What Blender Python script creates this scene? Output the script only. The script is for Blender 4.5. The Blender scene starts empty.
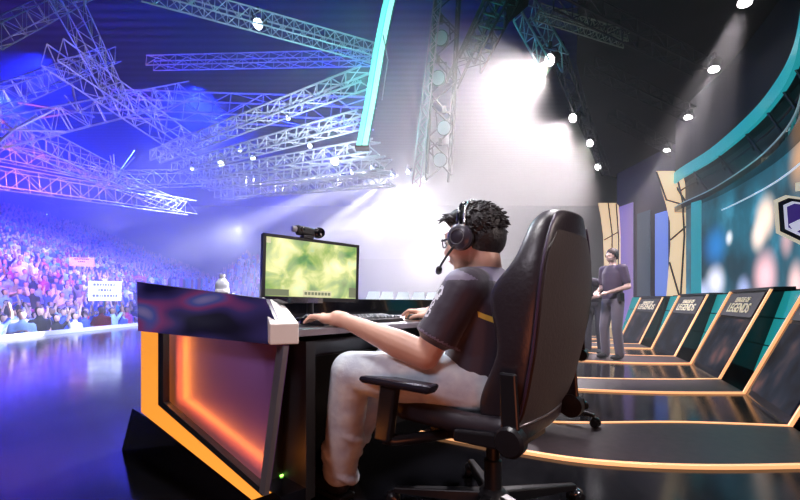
import bpy, bmesh, math, random
from mathutils import Vector, Matrix, noise
PI = math.pi
V = Vector
S = bpy.context.scene
COL = S.collection
random.seed(7)
CZ, F = 0.85, 400.0

def P(x, y, Y):
    """world point seen at photo pixel (x, y) at depth Y"""
    return V(((x - 400) / F * Y, Y, CZ + (302 - y) / F * Y))

# ------------------------------------------------------------------ materials
MATS = {}
def nt(name):
    m = bpy.data.materials.new(name); m.use_nodes = True
    return m, m.node_tree.nodes, m.node_tree.links, m.node_tree.nodes['Principled BSDF']

def mat(name, col, rough=0.5, metal=0.0, emit=None, es=0.0, var=0.0, scale=8.0, bump=0.0, spec=0.5, coat=0.0, sheen=0.0):
    if name in MATS: return MATS[name]
    m, n, l, b = nt(name)
    b.inputs['Base Color'].default_value = (*col, 1)
    b.inputs['Roughness'].default_value = rough
    b.inputs['Metallic'].default_value = metal
    b.inputs['Specular IOR Level'].default_value = spec
    b.inputs['Coat Weight'].default_value = coat
    b.inputs['Sheen Weight'].default_value = sheen
    if emit:
        b.inputs['Emission Color'].default_value = (*emit, 1)
        b.inputs['Emission Strength'].default_value = es
    if var or bump:
        tc = n.new('ShaderNodeTexCoord'); nz = n.new('ShaderNodeTexNoise')
        nz.inputs['Scale'].default_value = scale; nz.inputs['Detail'].default_value = 5
        l.new(tc.outputs['Object'], nz.inputs['Vector'])
        if var:
            r = n.new('ShaderNodeValToRGB')
            r.color_ramp.elements[0].position = .3; r.color_ramp.elements[1].position = .7
            r.color_ramp.elements[0].color = (*[c * (1 - var) for c in col], 1)
            r.color_ramp.elements[1].color = (*[min(1, c * (1 + var)) for c in col], 1)
            l.new(nz.outputs['Fac'], r.inputs['Fac']); l.new(r.outputs['Color'], b.inputs['Base Color'])
        if bump:
            bp = n.new('ShaderNodeBump'); bp.inputs['Strength'].default_value = bump; bp.inputs['Distance'].default_value = .01
            l.new(nz.outputs['Fac'], bp.inputs['Height']); l.new(bp.outputs['Normal'], b.inputs['Normal'])
    MATS[name] = m
    return m

def picture(name, stops, scale, strength, rough=.25, detail=3.0, off=(0, 0, 0), coord='Object', stretch=(1, 1, 1), kind='noise', distort=0.0):
    """what a lit display shows: a noise picture, emitted"""
    if name in MATS: return MATS[name]
    m, n, l, b = nt(name)
    tc = n.new('ShaderNodeTexCoord'); mp = n.new('ShaderNodeMapping')
    mp.inputs['Location'].default_value = off; mp.inputs['Scale'].default_value = stretch
    l.new(tc.outputs[coord], mp.inputs['Vector'])
    if kind == 'noise':
        t = n.new('ShaderNodeTexNoise'); t.inputs['Detail'].default_value = detail; t.inputs['Distortion'].default_value = distort
        out = t.outputs['Fac']
    else:
        t = n.new('ShaderNodeTexVoronoi'); t.feature = 'SMOOTH_F1'; t.inputs['Smoothness'].default_value = .6
        out = t.outputs['Distance']
    t.inputs['Scale'].default_value = scale
    l.new(mp.outputs['Vector'], t.inputs['Vector'])
    r = n.new('ShaderNodeValToRGB'); el = r.color_ramp.elements
    while len(el) < len(stops): el.new(.5)
    for e, (p, c) in zip(el, stops):
        e.position = p; e.color = (*c, 1)
    l.new(out, r.inputs['Fac'])
    b.inputs['Base Color'].default_value = (.01, .01, .012, 1)
    b.inputs['Roughness'].default_value = rough
    l.new(r.outputs['Color'], b.inputs['Emission Color'])
    b.inputs['Emission Strength'].default_value = strength; b.inputs['Specular IOR Level'].default_value = .25
    MATS[name] = m
    return m

# ------------------------------------------------------------------ mesh builder
class MB:
    def __init__(s): s.v = []; s.f = []; s.m = []
    def add(s, vs, fs, mi=0):
        o = len(s.v); s.v += [V(p) for p in vs]
        s.f += [[i + o for i in f] for f in fs]; s.m += [mi] * len(fs)
    def box(s, c, size, rot=None, mi=0):
        hx, hy, hz = [k / 2 for k in size]; c = V(c)
        R = rot or Matrix.Identity(3)
        vs = [c + R @ V((x * hx, y * hy, z * hz)) for x in (-1, 1) for y in (-1, 1) for z in (-1, 1)]
        s.add(vs, [(0, 1, 3, 2), (4, 6, 7, 5), (0, 4, 5, 1), (2, 3, 7, 6), (0, 2, 6, 4), (1, 5, 7, 3)], mi); return s
    def hexa(s, bot, top, mi=0):
        """prism between two equal loops"""
        n = len(bot)
        s.add(list(bot) + list(top), [list(range(n))[::-1], list(range(n, 2 * n))] + [(i, (i + 1) % n, n + (i + 1) % n, n + i) for i in range(n)], mi); return s
    def prism(s, poly, d, mi=0):
        d = V(d); return s.hexa([V(p) for p in poly], [V(p) + d for p in poly], mi)
    def rings(s, rings, mi=0, cap=True, closed=False):
        n = len(rings[0]); vs = [p for r in rings for p in r]; fs = []
        R = len(rings)
        for j in range(R if closed else R - 1):
            a, b = j * n, ((j + 1) % R) * n
            fs += [(a + i, a + (i + 1) % n, b + (i + 1) % n, b + i) for i in range(n)]
        if cap and not closed:
            fs += [list(range(n))[::-1], [(R - 1) * n + i for i in range(n)]]
        s.add(vs, fs, mi); return s
    def tube(s, pts, r, n=8, mi=0, cap=True, closed=False):
        pts = [V(p) for p in pts]; k = len(pts)
        rr = r if isinstance(r, (list, tuple)) else [r] * k
        t0 = (pts[1] - pts[0]).normalized()
        up = V((0, 0, 1)) if abs(t0.z) < .9 else V((1, 0, 0))
        a = t0.cross(up).normalized(); rings = []
        for i, p in enumerate(pts):
            t = (pts[(i + 1) % k] - pts[i - 1]) if closed else (pts[min(i + 1, k - 1)] - pts[max(i - 1, 0)])
            t.normalize(); a = (a - t * a.dot(t)).normalized(); b = t.cross(a)
            rings.append([p + (a * math.cos(2 * PI * j / n) + b * math.sin(2 * PI * j / n)) * rr[i] for j in range(n)])
        return s.rings(rings, mi, cap, closed)
    def caps(s, p0, r0, p1, r1, n=14, h=4, mi=0):
        """tapered capsule"""
        p0, p1 = V(p0), V(p1); t = (p1 - p0).normalized()
        pts = []; rr = []
        for i in range(h + 1):
            a = PI / 2 * (1 - i / h); pts.append(p0 - t * r0 * math.sin(a)); rr.append(max(r0 * math.cos(a), .0004))
        for i in range(h + 1):
            a = PI / 2 * i / h; pts.append(p1 + t * r1 * math.sin(a)); rr.append(max(r1 * math.cos(a), .0004))
        return s.tube(pts, rr, n, mi)
    def chain(s, pts, rr, n=14, mi=0):
        for i in range(len(pts) - 1): s.caps(pts[i], rr[i], pts[i + 1], rr[i + 1], n, 4, mi)
        return s
    def ball(s, c, r, n=16, h=10, rot=None, mi=0):
        c = V(c); r = V(r) if hasattr(r, '__len__') else V((r, r, r)); R = rot or Matrix.Identity(3); rings = []
        for i in range(h + 1):
            a = -PI / 2 + PI * i / h; k = max(math.cos(a), .002)
            rings.append([c + R @ V((r.x * k * math.cos(2 * PI * j / n), r.y * k * math.sin(2 * PI * j / n), r.z * math.sin(a))) for j in range(n)])
        return s.rings(rings, mi)
    def lathe(s, c, prof, n=20, rot=None, mi=0):
        c = V(c); R = rot or Matrix.Identity(3)
        return s.rings([[c + R @ V((max(r, .0004) * math.cos(2 * PI * j / n), max(r, .0004) * math.sin(2 * PI * j / n), z)) for j in range(n)] for r, z in prof], mi)
    def mesh(s, name, mats, smooth=False):
        me = bpy.data.meshes.new(name)
        me.from_pydata([tuple(p) for p in s.v], [], s.f)
        for m in (mats if isinstance(mats, (list, tuple)) else [mats]): me.materials.append(m)
        me.polygons.foreach_set('material_index', s.m)
        bm = bmesh.new(); bm.from_mesh(me); bmesh.ops.recalc_face_normals(bm, faces=bm.faces); bm.to_mesh(me); bm.free()
        if smooth: me.polygons.foreach_set('use_smooth', [True] * len(me.polygons))
        return me

def rotz(a): return Matrix.Rotation(a, 3, 'Z')
def frame_from(dx, up=(0, 0, 1)):
    """3x3 whose x axis is dx, z roughly up"""
    x = V(dx).normalized(); z = V(up); y = z.cross(x).normalized(); z = x.cross(y)
    return Matrix((x, y, z)).transposed()

# ------------------------------------------------------------------ objects
MW = {}
def tag(o, label=None, cat=None, group=None, kind=None):
    if label: o['label'] = label
    if cat: o['category'] = cat
    if group: o['group'] = group
    if kind: o['kind'] = kind
    return o
def thing(name, label, cat, loc=(0, 0, 0), rz=0, group=None, kind=None):
    o = bpy.data.objects.new(name, None); COL.objects.link(o)
    o.location = loc; o.rotation_euler = (0, 0, rz); o.empty_display_size = .1
    MW[o.name] = (Matrix.Translation(V(loc)) @ Matrix.Rotation(rz, 4, 'Z'))
    return tag(o, label, cat, group, kind)
def part(name, mb, m, parent=None, smooth=False, world=True, bevel=0, label=None, auto=None):
    """links a builder (or mesh) as ONE object; world=True: builder is in world coordinates"""
    me = mb.mesh(name, m, smooth) if isinstance(mb, MB) else mb
    o = bpy.data.objects.new(name, me); COL.objects.link(o)
    if parent is not None:
        M = MW[parent.name]; MW[o.name] = M
        if world: me.transform(M.inverted())
        o.parent = parent
    if label: o['label'] = label
    if bevel:
        b = o.modifiers.new('bevel', 'BEVEL'); b.width = bevel; b.segments = 2; b.limit_method = 'ANGLE'; b.angle_limit = .6
    if auto and not smooth:
        me.polygons.foreach_set('use_smooth', [True] * len(me.polygons))
        bm = bmesh.new(); bm.from_mesh(me)
        for e in bm.edges:
            if len(e.link_faces) == 2 and e.calc_face_angle(0) > auto: e.smooth = False
        bm.to_mesh(me); bm.free()
    return o
def solo(name, mb, m, label, cat, loc=(0, 0, 0), group=None, kind=None, **kw):
    """a thing that is one mesh; built in world coordinates, origin moved to loc"""
    o = part(name, mb, m, None, **kw)
    o.data.transform(Matrix.Translation(-V(loc))); o.location = loc
    MW[o.name] = Matrix.Translation(V(loc))
    return tag(o, label, cat, group, kind)
def struct(name, mb, m, parent=None, **kw):
    o = part(name, mb, m, parent, **kw)
    if parent is None: o['kind'] = 'structure'; MW[o.name] = Matrix.Identity(4)
    return o
def copy_tree(o, parent=None):
    c = o.copy(); COL.objects.link(c)
    if parent is not None: c.parent = parent
    for ch in list(o.children): copy_tree(ch, c)
    return c
def remesh(mb, vox, smooth=4, name='body', factor=.5):
    """fuses overlapping closed pieces into one continuous surface"""
    me = mb.mesh('tmp', [bpy.data.materials.get('tmpm') or bpy.data.materials.new('tmpm')])
    o = bpy.data.objects.new('tmp', me); COL.objects.link(o)
    r = o.modifiers.new('r', 'REMESH'); r.mode = 'VOXEL'; r.voxel_size = vox
    if smooth:
        s = o.modifiers.new('s', 'SMOOTH'); s.factor = factor; s.iterations = smooth
    dg = bpy.context.evaluated_depsgraph_get(); dg.update()
    out = bpy.data.meshes.new_from_object(o.evaluated_get(dg)); out.name = name
    bpy.data.objects.remove(o); bpy.data.meshes.remove(me)
    out.materials.clear()
    out.polygons.foreach_set('use_smooth', [True] * len(out.polygons))
    return out
def paint(me, mats, fn):
    for m in mats: me.materials.append(m)
    me.polygons.foreach_set('material_index', [fn(p.center, p.normal) for p in me.polygons])
    return me
def text_mesh(body, size, extrude=.002, bold=0.0, align='CENTER', shear=0.0):
    c = bpy.data.curves.new('t', 'FONT'); c.body = body; c.size = size; c.extrude = extrude; c.offset = bold
    c.align_x = align; c.align_y = 'CENTER'; c.resolution_u = 3; c.shear = shear; c.space_line = .85
    o = bpy.data.objects.new('t', c); COL.objects.link(o)
    dg = bpy.context.evaluated_depsgraph_get(); dg.update()
    me = bpy.data.meshes.new_from_object(o.evaluated_get(dg))
    bpy.data.objects.remove(o); bpy.data.curves.remove(c)
    return me

# ------------------------------------------------------------------ camera
cd = bpy.data.cameras.new('camera'); cam = bpy.data.objects.new('camera', cd); COL.objects.link(cam)
cam.location = (0, 0, CZ); cam.rotation_euler = (PI / 2, 0, 0)
cd.lens = 18; cd.sensor_width = 36; cd.shift_y = 52 / 800; cd.clip_start = .05; cd.clip_end = 200
S.camera = cam
S.view_settings.view_transform = 'Standard'; S.view_settings.look = 'None'
S.view_settings.gamma = 1; S.view_settings.use_curve_mapping = False

# ------------------------------------------------------------------ palette
BLACKGLOSS = mat('black_gloss', (.006, .006, .009), .12, coat=.4)
BLACK = mat('black_matt', (.012, .012, .014), .55)
DARK = mat('dark_plastic', (.018, .018, .022), .38)
LEDW = mat('led_warm', (.9, .5, .25), .4, emit=(1, .47, .20), es=1.05)
LEDO = mat("led_orange", (.8, .4, .1), .4, emit=(1, .35, .03), es=.92)
ALU = mat('aluminium', (.62, .63, .68), .42, .35)
DALU = mat('black_steel', (.03, .03, .035), .5, .3)
LAMP = mat('lamp_lens', (1, 1, 1), .3, emit=(1, .93, .97), es=12)
LAMPB = mat('lamp_lens_blue', (1, 1, 1), .3, emit=(.7, .8, 1), es=9)
STEEL = mat('brushed_steel', (.45, .42, .46), .35, .8)

# ------------------------------------------------------------------ floors
def floor_mat():
    m, n, l, b = nt('stage_floor_black')
    b.inputs['Base Color'].default_value = (.006, .006, .008, 1)
    b.inputs['Specular IOR Level'].default_value = .2
    tc = n.new('ShaderNodeTexCoord'); nz = n.new('ShaderNodeTexNoise'); nz.inputs['Scale'].default_value = 2.2; nz.inputs['Detail'].default_value = 6
    l.new(tc.outputs['Object'], nz.inputs['Vector'])
    r = n.new('ShaderNodeMapRange'); r.inputs['To Min'].default_value = .05; r.inputs['To Max'].default_value = .2
    l.new(nz.outputs['Fac'], r.inputs['Value']); l.new(r.outputs['Result'], b.inputs['Roughness'])
    return m
FLOOR = floor_mat()
EDGE = [(-8.3, -1.2), (-8.55, 5), (-8.9, 8.9), (-9.3, 13.6), (-9.7, 19)]
b = MB(); poly = [V((x, y, -.25)) for x, y in EDGE] + [V((9.5, 19, -.25)), V((9.5, -1.2, -.25))]
struct('floor', b.prism(poly, (0, 0, .25)), FLOOR)
b = MB(); b.box((-12, 26, -1.2), (90, 70, .1))
struct('floor_arena', b, mat('arena_floor', (.05, .05, .07), .6))
# the white edge strip along the stage front
b = MB(); pp = [V((x, y, 0)) for x, y in EDGE[1:]]
for q0, q1 in zip(pp, pp[1:]):
    n_ = V((-(q1 - q0).y, (q1 - q0).x, 0)).normalized() * .13
    b.hexa([q0 - n_ * .1, q1 - n_ * .1, q1 + n_, q0 + n_], [p + V((0, 0, .1)) for p in (q0 - n_ * .1, q1 - n_ * .1, q1 + n_, q0 + n_)])
struct('trim_1', b, mat('edge_strip', (.7, .72, .9), .4, emit=(.5, .55, 1), es=.55))

# ------------------------------------------------------------------ stands, ceilings and walls of the arena
def row_floor(k):
    """height of the floor of crowd row k (row 0 stands at the stage edge)"""
    return -1.15 if k < 4 else -1.15 + .36 * (k - 3)
def row_x(k, Y): return -9.55 - .9 * k - .085 * (Y - 8.9)
b = MB()
for k in range(4, 40):
    z = row_floor(k); x0, x1 = row_x(k, 0) + .4, row_x(k, 60) + .4
    b.hexa([V((x0 - .95, 0, -1.2)), V((x0, 0, -1.2)), V((x1, 60, -1.2)), V((x1 - .95, 60, -1.2))],
           [V((x0 - .95, 0, z)), V((x0, 0, z)), V((x1, 60, z)), V((x1 - .95, 60, z))])
struct('floor_stand', b, mat('stand_concrete', (.018, .018, .035), .7))
b = MB()
for k in range(20):
    z = -1.1 + .42 * k; y0 = 38 + .95 * k
    b.box((-2, y0 + 8, z / 2 - .6), (40, 16, z + 1.2))
struct('floor_far_stand', b, mat('stand_concrete', (.018, .018, .035), .7))
def roof_mat():
    m, n, l, bs = nt('roof_deck')
    tc = n.new('ShaderNodeTexCoord'); w = n.new('ShaderNodeTexWave'); w.inputs['Scale'].default_value = .5; w.bands_direction = 'Y'
    l.new(tc.outputs['Object'], w.inputs['Vector'])
    r = n.new('ShaderNodeValToRGB'); r.color_ramp.elements[0].color = (.012, .012, .02, 1); r.color_ramp.elements[1].color = (.045, .045, .065, 1)
    l.new(w.outputs['Fac'], r.inputs['Fac']); l.new(r.outputs['Color'], bs.inputs['Base Color'])
    bs.inputs['Roughness'].default_value = .8
    return m
b = MB(); b.box((-14, 28, 15.6), (96, 80, .3)); struct('ceiling', b, roof_mat())
b = MB(); b.box((-14, 61, 6), (96, .4, 20)); struct('wall_far', b, mat('arena_wall', (.05, .05, .09), .8))
b = MB(); b.box((-52, 28, 6), (.4, 70, 20)); struct('wall_left', b, mat('arena_wall', (.05, .05, .09), .8))
b = MB(); b.hexa([V((1.6, 3.5, 5.45)), V((10, 3.5, 5.45)), V((10, 16, 5.45)), V((7.4, 14.5, 5.45)), V((3.4, 7.7, 5.45))],
                 [V((1.6, 3.5, 5.6)), V((10, 3.5, 5.6)), V((10, 16, 5.6)), V((7.4, 14.5, 5.6)), V((3.4, 7.7, 5.6))])
struct('ceiling_stage', b, mat('black_drape', (.010, .009, .011), .8, var=.4, scale=1.5))

# ------------------------------------------------------------------ haze in the hall
m, n, l, bs = nt('haze')
n.remove(bs); vs = n.new('ShaderNodeVolumeScatter')
vs.inputs['Density'].default_value = .012; vs.inputs['Anisotropy'].default_value = .55
vs.inputs['Color'].default_value = (1, 1, 1, 1)
l.new(vs.outputs['Volume'], n['Material Output'].inputs['Volume'])
b = MB(); b.box((-14.5, 31.7, 7.1), (74, 56.6, 16.4))
tag(part('haze', b, m), 'thin stage haze filling the whole hall', 'haze', kind='stuff')

# ------------------------------------------------------------------ light
def spot(name, loc, aim, power, col=(1, 1, 1), size=60, blend=.5, r=.1):
    ld = bpy.data.lights.new(name, 'SPOT'); ld.energy = power; ld.color = col
    ld.spot_size = math.radians(size); ld.spot_blend = blend; ld.shadow_soft_size = r
    o = bpy.data.objects.new(name, ld); COL.objects.link(o); o.location = loc
    o.rotation_euler = (V(aim) - V(loc)).to_track_quat('-Z', 'Y').to_euler(); return o
def area(name, loc, aim, power, col=(1, 1, 1), sx=1, sy=1):
    ld = bpy.data.lights.new(name, 'AREA'); ld.energy = power; ld.color = col; ld.shape = 'RECTANGLE'; ld.size = sx; ld.size_y = sy
    o = bpy.data.objects.new(name, ld); COL.objects.link(o); o.location = loc
    o.rotation_euler = (V(aim) - V(loc)).to_track_quat('-Z', 'Y').to_euler(); return o
BLUE = (.008, .02, 1)
# blue floods hung under the roof above the crowd
for i, (x, y, pw) in enumerate([(-17, 19, 16000), (-22, 22, 56000), (-11, 22, 44000), (-5, 30, 10000)]):
    spot('blue_flood', (x, y, 12.5), (x - 3, y + 2, -1), pw, BLUE, 150, .6, .4)
# blue up-lights on the roof trusses
for x, y, pw in [(-9, 12, 1300), (-16, 18, 5500), (-5, 17, 8000), (-1, 15, 5000)]:
    spot('roof_uplight', (x, y, 4.5), (x - 2, y + 3, 15), pw, (.01, .025, 1), 130, .7, .3)
# cool white and pink washes over the crowd
spot('crowd_wash', (-5.2, 9.0, 4.4), (-13, 16, .2), 7500, (.55, .62, 1), 70, .8, .3)
spot('crowd_wash', (-10, 22, 10.5), (-18, 26, 2), 18000, (.45, .5, 1), 80, .8, .3)
spot('pink_wash', (-13, 8, 5), (-17, 15, 7), 7000, (1, .2, .4), 80, .7, .3)
spot('pink_wash', (-9, 10, 5), (-18, 19, 2), 4500, (1, .15, .4), 40, .8, .3)

# row of downlights in the black stage ceiling
DOWN = [(745, 2, 5.53), (714, 69, 7.1), (688, 117, 8.97), (667, 150, 10.9)]
for x, y, Y in DOWN:
    p = P(x, y, Y)
    spot('downlight', p + V((-.03, 0, -.06)), p + V((-.8, -.1, -1.9)), 2000, (1, .9, .97), 30, .5, .07)
# row of strong spots along the ceiling edge, aimed across the stage
FLOODS = [(550, 60, 6.9, 9500), (573, 118, 9.0, 4800), (590, 143, 10.4, 3000), (598, 167, 12.3, 2400)]
for x, y, Y, pw in FLOODS:
    p = P(x, y, Y)
    spot('stage_spot', p + V((-.1, -.03, -.06)), p + V((-2.0, -1.1, -2.0)), pw, (1, .90, .95), 66, .9, .12)
# narrow beams over the far crowd
BEAMS = [(352, 172, 17, -7, -3.4, 260000), (372, 168, 17, -6, -5.0, 260000), (392, 176, 17, -5, -6.0, 240000), (408, 172, 17, -8, -4.4, 260000), (338, 178, 17, -8, -2.2, 200000), (424, 180, 17, -4.6, -4.4, 240000)]
for x, y, Y, dx, dz, pw in BEAMS:
    p = P(x, y, Y); spot('beam', p + V((dx, -6, dz)).normalized() * .08, p + V((dx, -6, dz)), pw * .5, (.88, .88, 1), 7, .5, .06)
spot('back_flood', (.6, 20, 6.2), (-.4, 10, 0), 8500, (.9, .86, 1), 64, .8, .3)
for x, y, Y, pw in [(455, 215, 13, 1000), (375, 215, 17, 900), (430, 245, 15, 1000)]:  # added spots without fixtures, whitening the haze
    p = P(x, y, Y); spot('added_glare', p, p + V((-1.0, -4, -4.2)), pw * 2.6, (1, .94, .98), 84, .9, .03)
spot('back_flood', (-10.5, 26, 5.5), (-7, 15, 0), 2600, (.66, .7, 1), 60, .8, .3)

# ================================================================== DESK
U = V((-.76, .65, 0)); Rt = V((.65, .76, 0))          # the way the player faces, and his right
A = V((-.415, 1.42, 0))                               # near front corner of the desk
D = V((-.8, .6, 0))                                   # along the desk's end
def dk(t, u, z=0): return A + Rt * t + U * u + V((0, 0, z))
desk = thing('gaming_desk', 'long black stage desk with an orange-lit purple end panel and white corner cap', 'desk', (A.x, A.y, 0))
TR, TL, BR = P(283, 345, 1.42), P(140, 330, 2.124), P(263, 492, 1.405)
PN = (TL - TR).cross(BR - TR).normalized()
if PN.y > 0: PN = -PN                                 # outward, towards the near side
def onp(x, y, off=0.0):
    d = P(x, y, 1) - V((0, 0, CZ)); o = V((0, 0, CZ))
    return o + d * ((TR + PN * off - o).dot(PN) / d.dot(PN))
def sheet(px, off, th): return MB().prism([onp(x, y, off) for x, y in px], -PN * th)
PURPLE = mat('purple_panel', (.20, .10, .33), .35, var=.08, scale=3)
part('end_panel', sheet([(158, 331), (283, 345), (263, 494), (258, 494), (158, 408)], -.06, .03), PURPLE, desk, label='purple end panel washed with orange light')
part('led_strip', sheet([(141, 329), (158, 331), (158, 405), (141, 412)], .0, .04), LEDO, desk, label='upright orange light strip')
part('led_strip', sheet([(141, 412), (158, 405), (262, 496), (252, 500)], .0, .04), LEDO, desk, label='slanting orange light strip')
part('strip_lip', sheet([(158, 331), (163, 332), (163, 402), (158, 405)], .0, .03), BLACK, desk)
part('strip_lip', sheet([(158, 405), (163, 402), (263, 490), (262, 496)], .0, .03), BLACK, desk)
part('edge_trim', sheet([(277, 346), (284, 346), (264, 496), (259, 492)], .012, .02), STEEL, desk, label='grey metal edge trim')
def band_mat():
    return picture('band_painted_reflection', [(.35, (.004, .003, .012)), (.48, (.03, .02, .10)), (.58, (.16, .03, .12)), (.66, (.05, .06, .24)), (.75, (.25, .18, .35))], 2.0, .75, .1, 1, stretch=(1, 1, 3.0), off=(.4, 0, .3))  # reflections on the dark glass, put into its emitted colour
part('screen_band', sheet([(137, 282), (266, 299), (276, 322), (276, 345), (138, 331)], .03, .018), band_mat(), desk, label='dark glass band with faint purple and blue reflections painted in')
part('band_edge', MB().tube([onp(137, 282, .02), onp(265, 299, .02)], .004, 6), STEEL, desk)
l0 = [P(262, 298.5, 1.60), P(270, 324, 1.375), P(270, 345, 1.375)]; l0.append(V((l0[0].x, l0[0].y, l0[2].z)))
l1 = [P(281, 300, 1.66), P(299, 323, 1.43), P(299, 344, 1.43)]; l1.append(V((l1[0].x, l1[0].y, l1[2].z)))
part('corner_cap', MB().hexa(l0, l1), mat('cap_white', (.82, .78, .74), .35), desk, bevel=.004, label='white corner cap')
n2 = -PN; n2.z = 0; n2.normalize()
q = [A + n2 * .05, A + D * 1.23 + n2 * .05, A + D * 1.5 + n2 * .0, A + D * 1.5 + n2 * 0.8]
hb = [A + D * -.02, A + D * 1.47 - n2 * .01, A + D * 1.47 + n2 * .55, A + n2 * .12]
part('plinth', MB().hexa(hb, [V((p.x, p.y, z)) for p, z in zip([A + D * .02 + n2 * .005, A + D * 1.36 + n2 * .005, A + D * 1.36 + n2 * .55, A + n2 * .12], (.15, .255, .255, .15))]), BLACKGLOSS, desk)
part('end_body', MB().hexa([V((p.x, p.y, .1)) for p in (A + n2 * .105, A + D * 1.36 + n2 * .105, A + D * 1.36 + n2 * .5, A + n2 * .15)], [V((p.x, p.y, .70)) for p in (A + n2 * .105, A + D * 1.19 + n2 * .105, A + D * 1.19 + n2 * .5, A + n2 * .15)]), BLACK, desk)
TOP = mat('desk_top', (.05, .045, .055), .3, coat=.3)
part('tabletop', MB().hexa([dk(.03, 0, .722), dk(2.7, 0, .722), dk(2.7, .86, .722), dk(.03, .86, .722)],
                           [dk(.03, 0, .750), dk(2.7, 0, .750), dk(2.7, .86, .750), dk(.03, .86, .750)]), TOP, desk, bevel=.004)
part('tabletop_edge', MB().hexa([dk(.02, -.012, .724), dk(2.7, -.012, .724), dk(2.7, 0, .724), dk(.02, 0, .724)],
                                [dk(.02, -.012, .748), dk(2.7, -.012, .748), dk(2.7, 0, .748), dk(.02, 0, .748)]), mat('edge_grey', (.22, .2, .23), .4), desk)
part('ledge', MB().hexa([dk(.1, .86, .40), dk(2.7, .86, .40), dk(2.7, .98, .40), dk(.1, .98, .40)],
                        [dk(.1, .86, .87), dk(2.7, .86, .87), dk(2.7, .98, .87), dk(.1, .98, .87)]), BLACKGLOSS, desk)
part('modesty_panel', MB().hexa([dk(.05, .6, .0), dk(2.7, .6, .0), dk(2.7, .64, .0), dk(.05, .64, .0)],
                                [dk(.05, .6, .72), dk(2.7, .6, .72), dk(2.7, .64, .72), dk(.05, .64, .72)]), BLACK, desk)
part('end_support', MB().hexa([dk(2.64, .1, 0), dk(2.7, .1, 0), dk(2.7, .9, 0), dk(2.64, .9, 0)],
                              [dk(2.64, .1, .722), dk(2.7, .1, .722), dk(2.7, .9, .722), dk(2.64, .9, .722)]), BLACK, desk)
dr = part('drawer', MB().hexa([dk(.10, .06, .63), dk(.62, .06, .63), dk(.62, .5, .63), dk(.10, .5, .63)],
                         [dk(.10, .05, .70), dk(.62, .05, .70), dk(.62, .5, .70), dk(.10, .5, .70)]), DARK, desk, bevel=.012)
part('cable', MB().tube([dk(.12, .3, .62), dk(.16, .28, .5), dk(.2, .3, .42), dk(.13, .34, .30), dk(.05, .36, .22)], .005, 6), mat('green_cable', (.05, .22, .06), .5), desk, smooth=True, label='green cable hanging under the desk')
# light of the strips on the panel
def bar_light(p0, p1, inward, pw, col):
    c = (p0 + p1) / 2; ld = bpy.data.lights.new('strip_glow', 'AREA'); ld.shape = 'RECTANGLE'; ld.size = (p1 - p0).length; ld.size_y = .02
    ld.energy = pw; ld.color = col
    o = bpy.data.objects.new('strip_glow', ld); COL.objects.link(o)
    x = (p1 - p0).normalized(); z = -(inward.normalized() - PN * .75).normalized(); y = z.cross(x).normalized(); z = x.cross(y)
    o.matrix_world = Matrix.Translation(c) @ Matrix((x, y, z)).transposed().to_4x4()
ORG = (1, .27, .03)
bar_light(onp(169, 336, -.018), onp(169, 400, -.018), (onp(240, 372, -.018) - onp(169, 368, -.018)), .62, ORG)
bar_light(onp(170, 401, -.018), onp(266, 481, -.018), (onp(240, 372, -.018) - onp(218, 441, -.018)), 1.15, ORG)

pc = thing('computer_tower', 'black computer tower with a green power light under the desk', 'computer', dk(.15, .36, 0), math.atan2(Rt.y, Rt.x))
part('case', MB().box((0, 0, .23), (.22, .42, .42)), BLACK, pc, world=False, bevel=.006)
part('power_light', MB().box((-.06, -.212, .16), (.012, .006, .012)), mat('green_led', (.1, .9, .1), .4, emit=(.3, 1, .1), es=6), pc, world=False)
part('foot', MB().box((0, 0, .01), (.2, .38, .02)), BLACK, pc, world=False)

# ------------------------------------------------------------------ monitor
ML, MR = P(262, 265, 2.0), P(358, 276, 2.35)
mc = (ML + MR) / 2; mw = (V((MR.x, MR.y, 0)) - V((ML.x, ML.y, 0))).length
mon = thing('monitor', 'wide black monitor showing a green and yellow battle game on the desk', 'monitor', (mc.x, mc.y, .75), math.atan2(MR.y - ML.y, MR.x - ML.x))
tilt = Matrix.Rotation(math.radians(1.4), 3, 'Y')
H0 = .272; hh = .168; hw = mw / 2
def mt(x, y, z): return tilt @ V((x, y, z)) + V((0, 0, H0))
def mbox(x0, x1, y0, y1, z0, z1, mb=None):
    mb = mb or MB()
    return mb.hexa([mt(x0, y0, z0), mt(x1, y0, z0), mt(x1, y1, z0), mt(x0, y1, z0)], [mt(x0, y0, z1), mt(x1, y0, z1), mt(x1, y1, z1), mt(x0, y1, z1)])
part('housing', mbox(-hw, hw, .0, .03, -hh, hh), DARK, mon, world=False, bevel=.004)
part('back_cover', mbox(-hw * .6, hw * .6, .03, .06, -hh * .7, hh * .7), DARK, mon, world=False, bevel=.01)
bz = MB(); t_ = .016
mbox(-hw, hw, -.008, 0, hh - t_, hh, bz); mbox(-hw, hw, -.008, 0, -hh, -hh + t_ * 1.3, bz)
mbox(-hw, -hw + t_, -.008, 0, -hh, hh, bz); mbox(hw - t_, hw, -.008, 0, -hh, hh, bz)
part('bezel', bz, DARK, mon, world=False)
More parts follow.
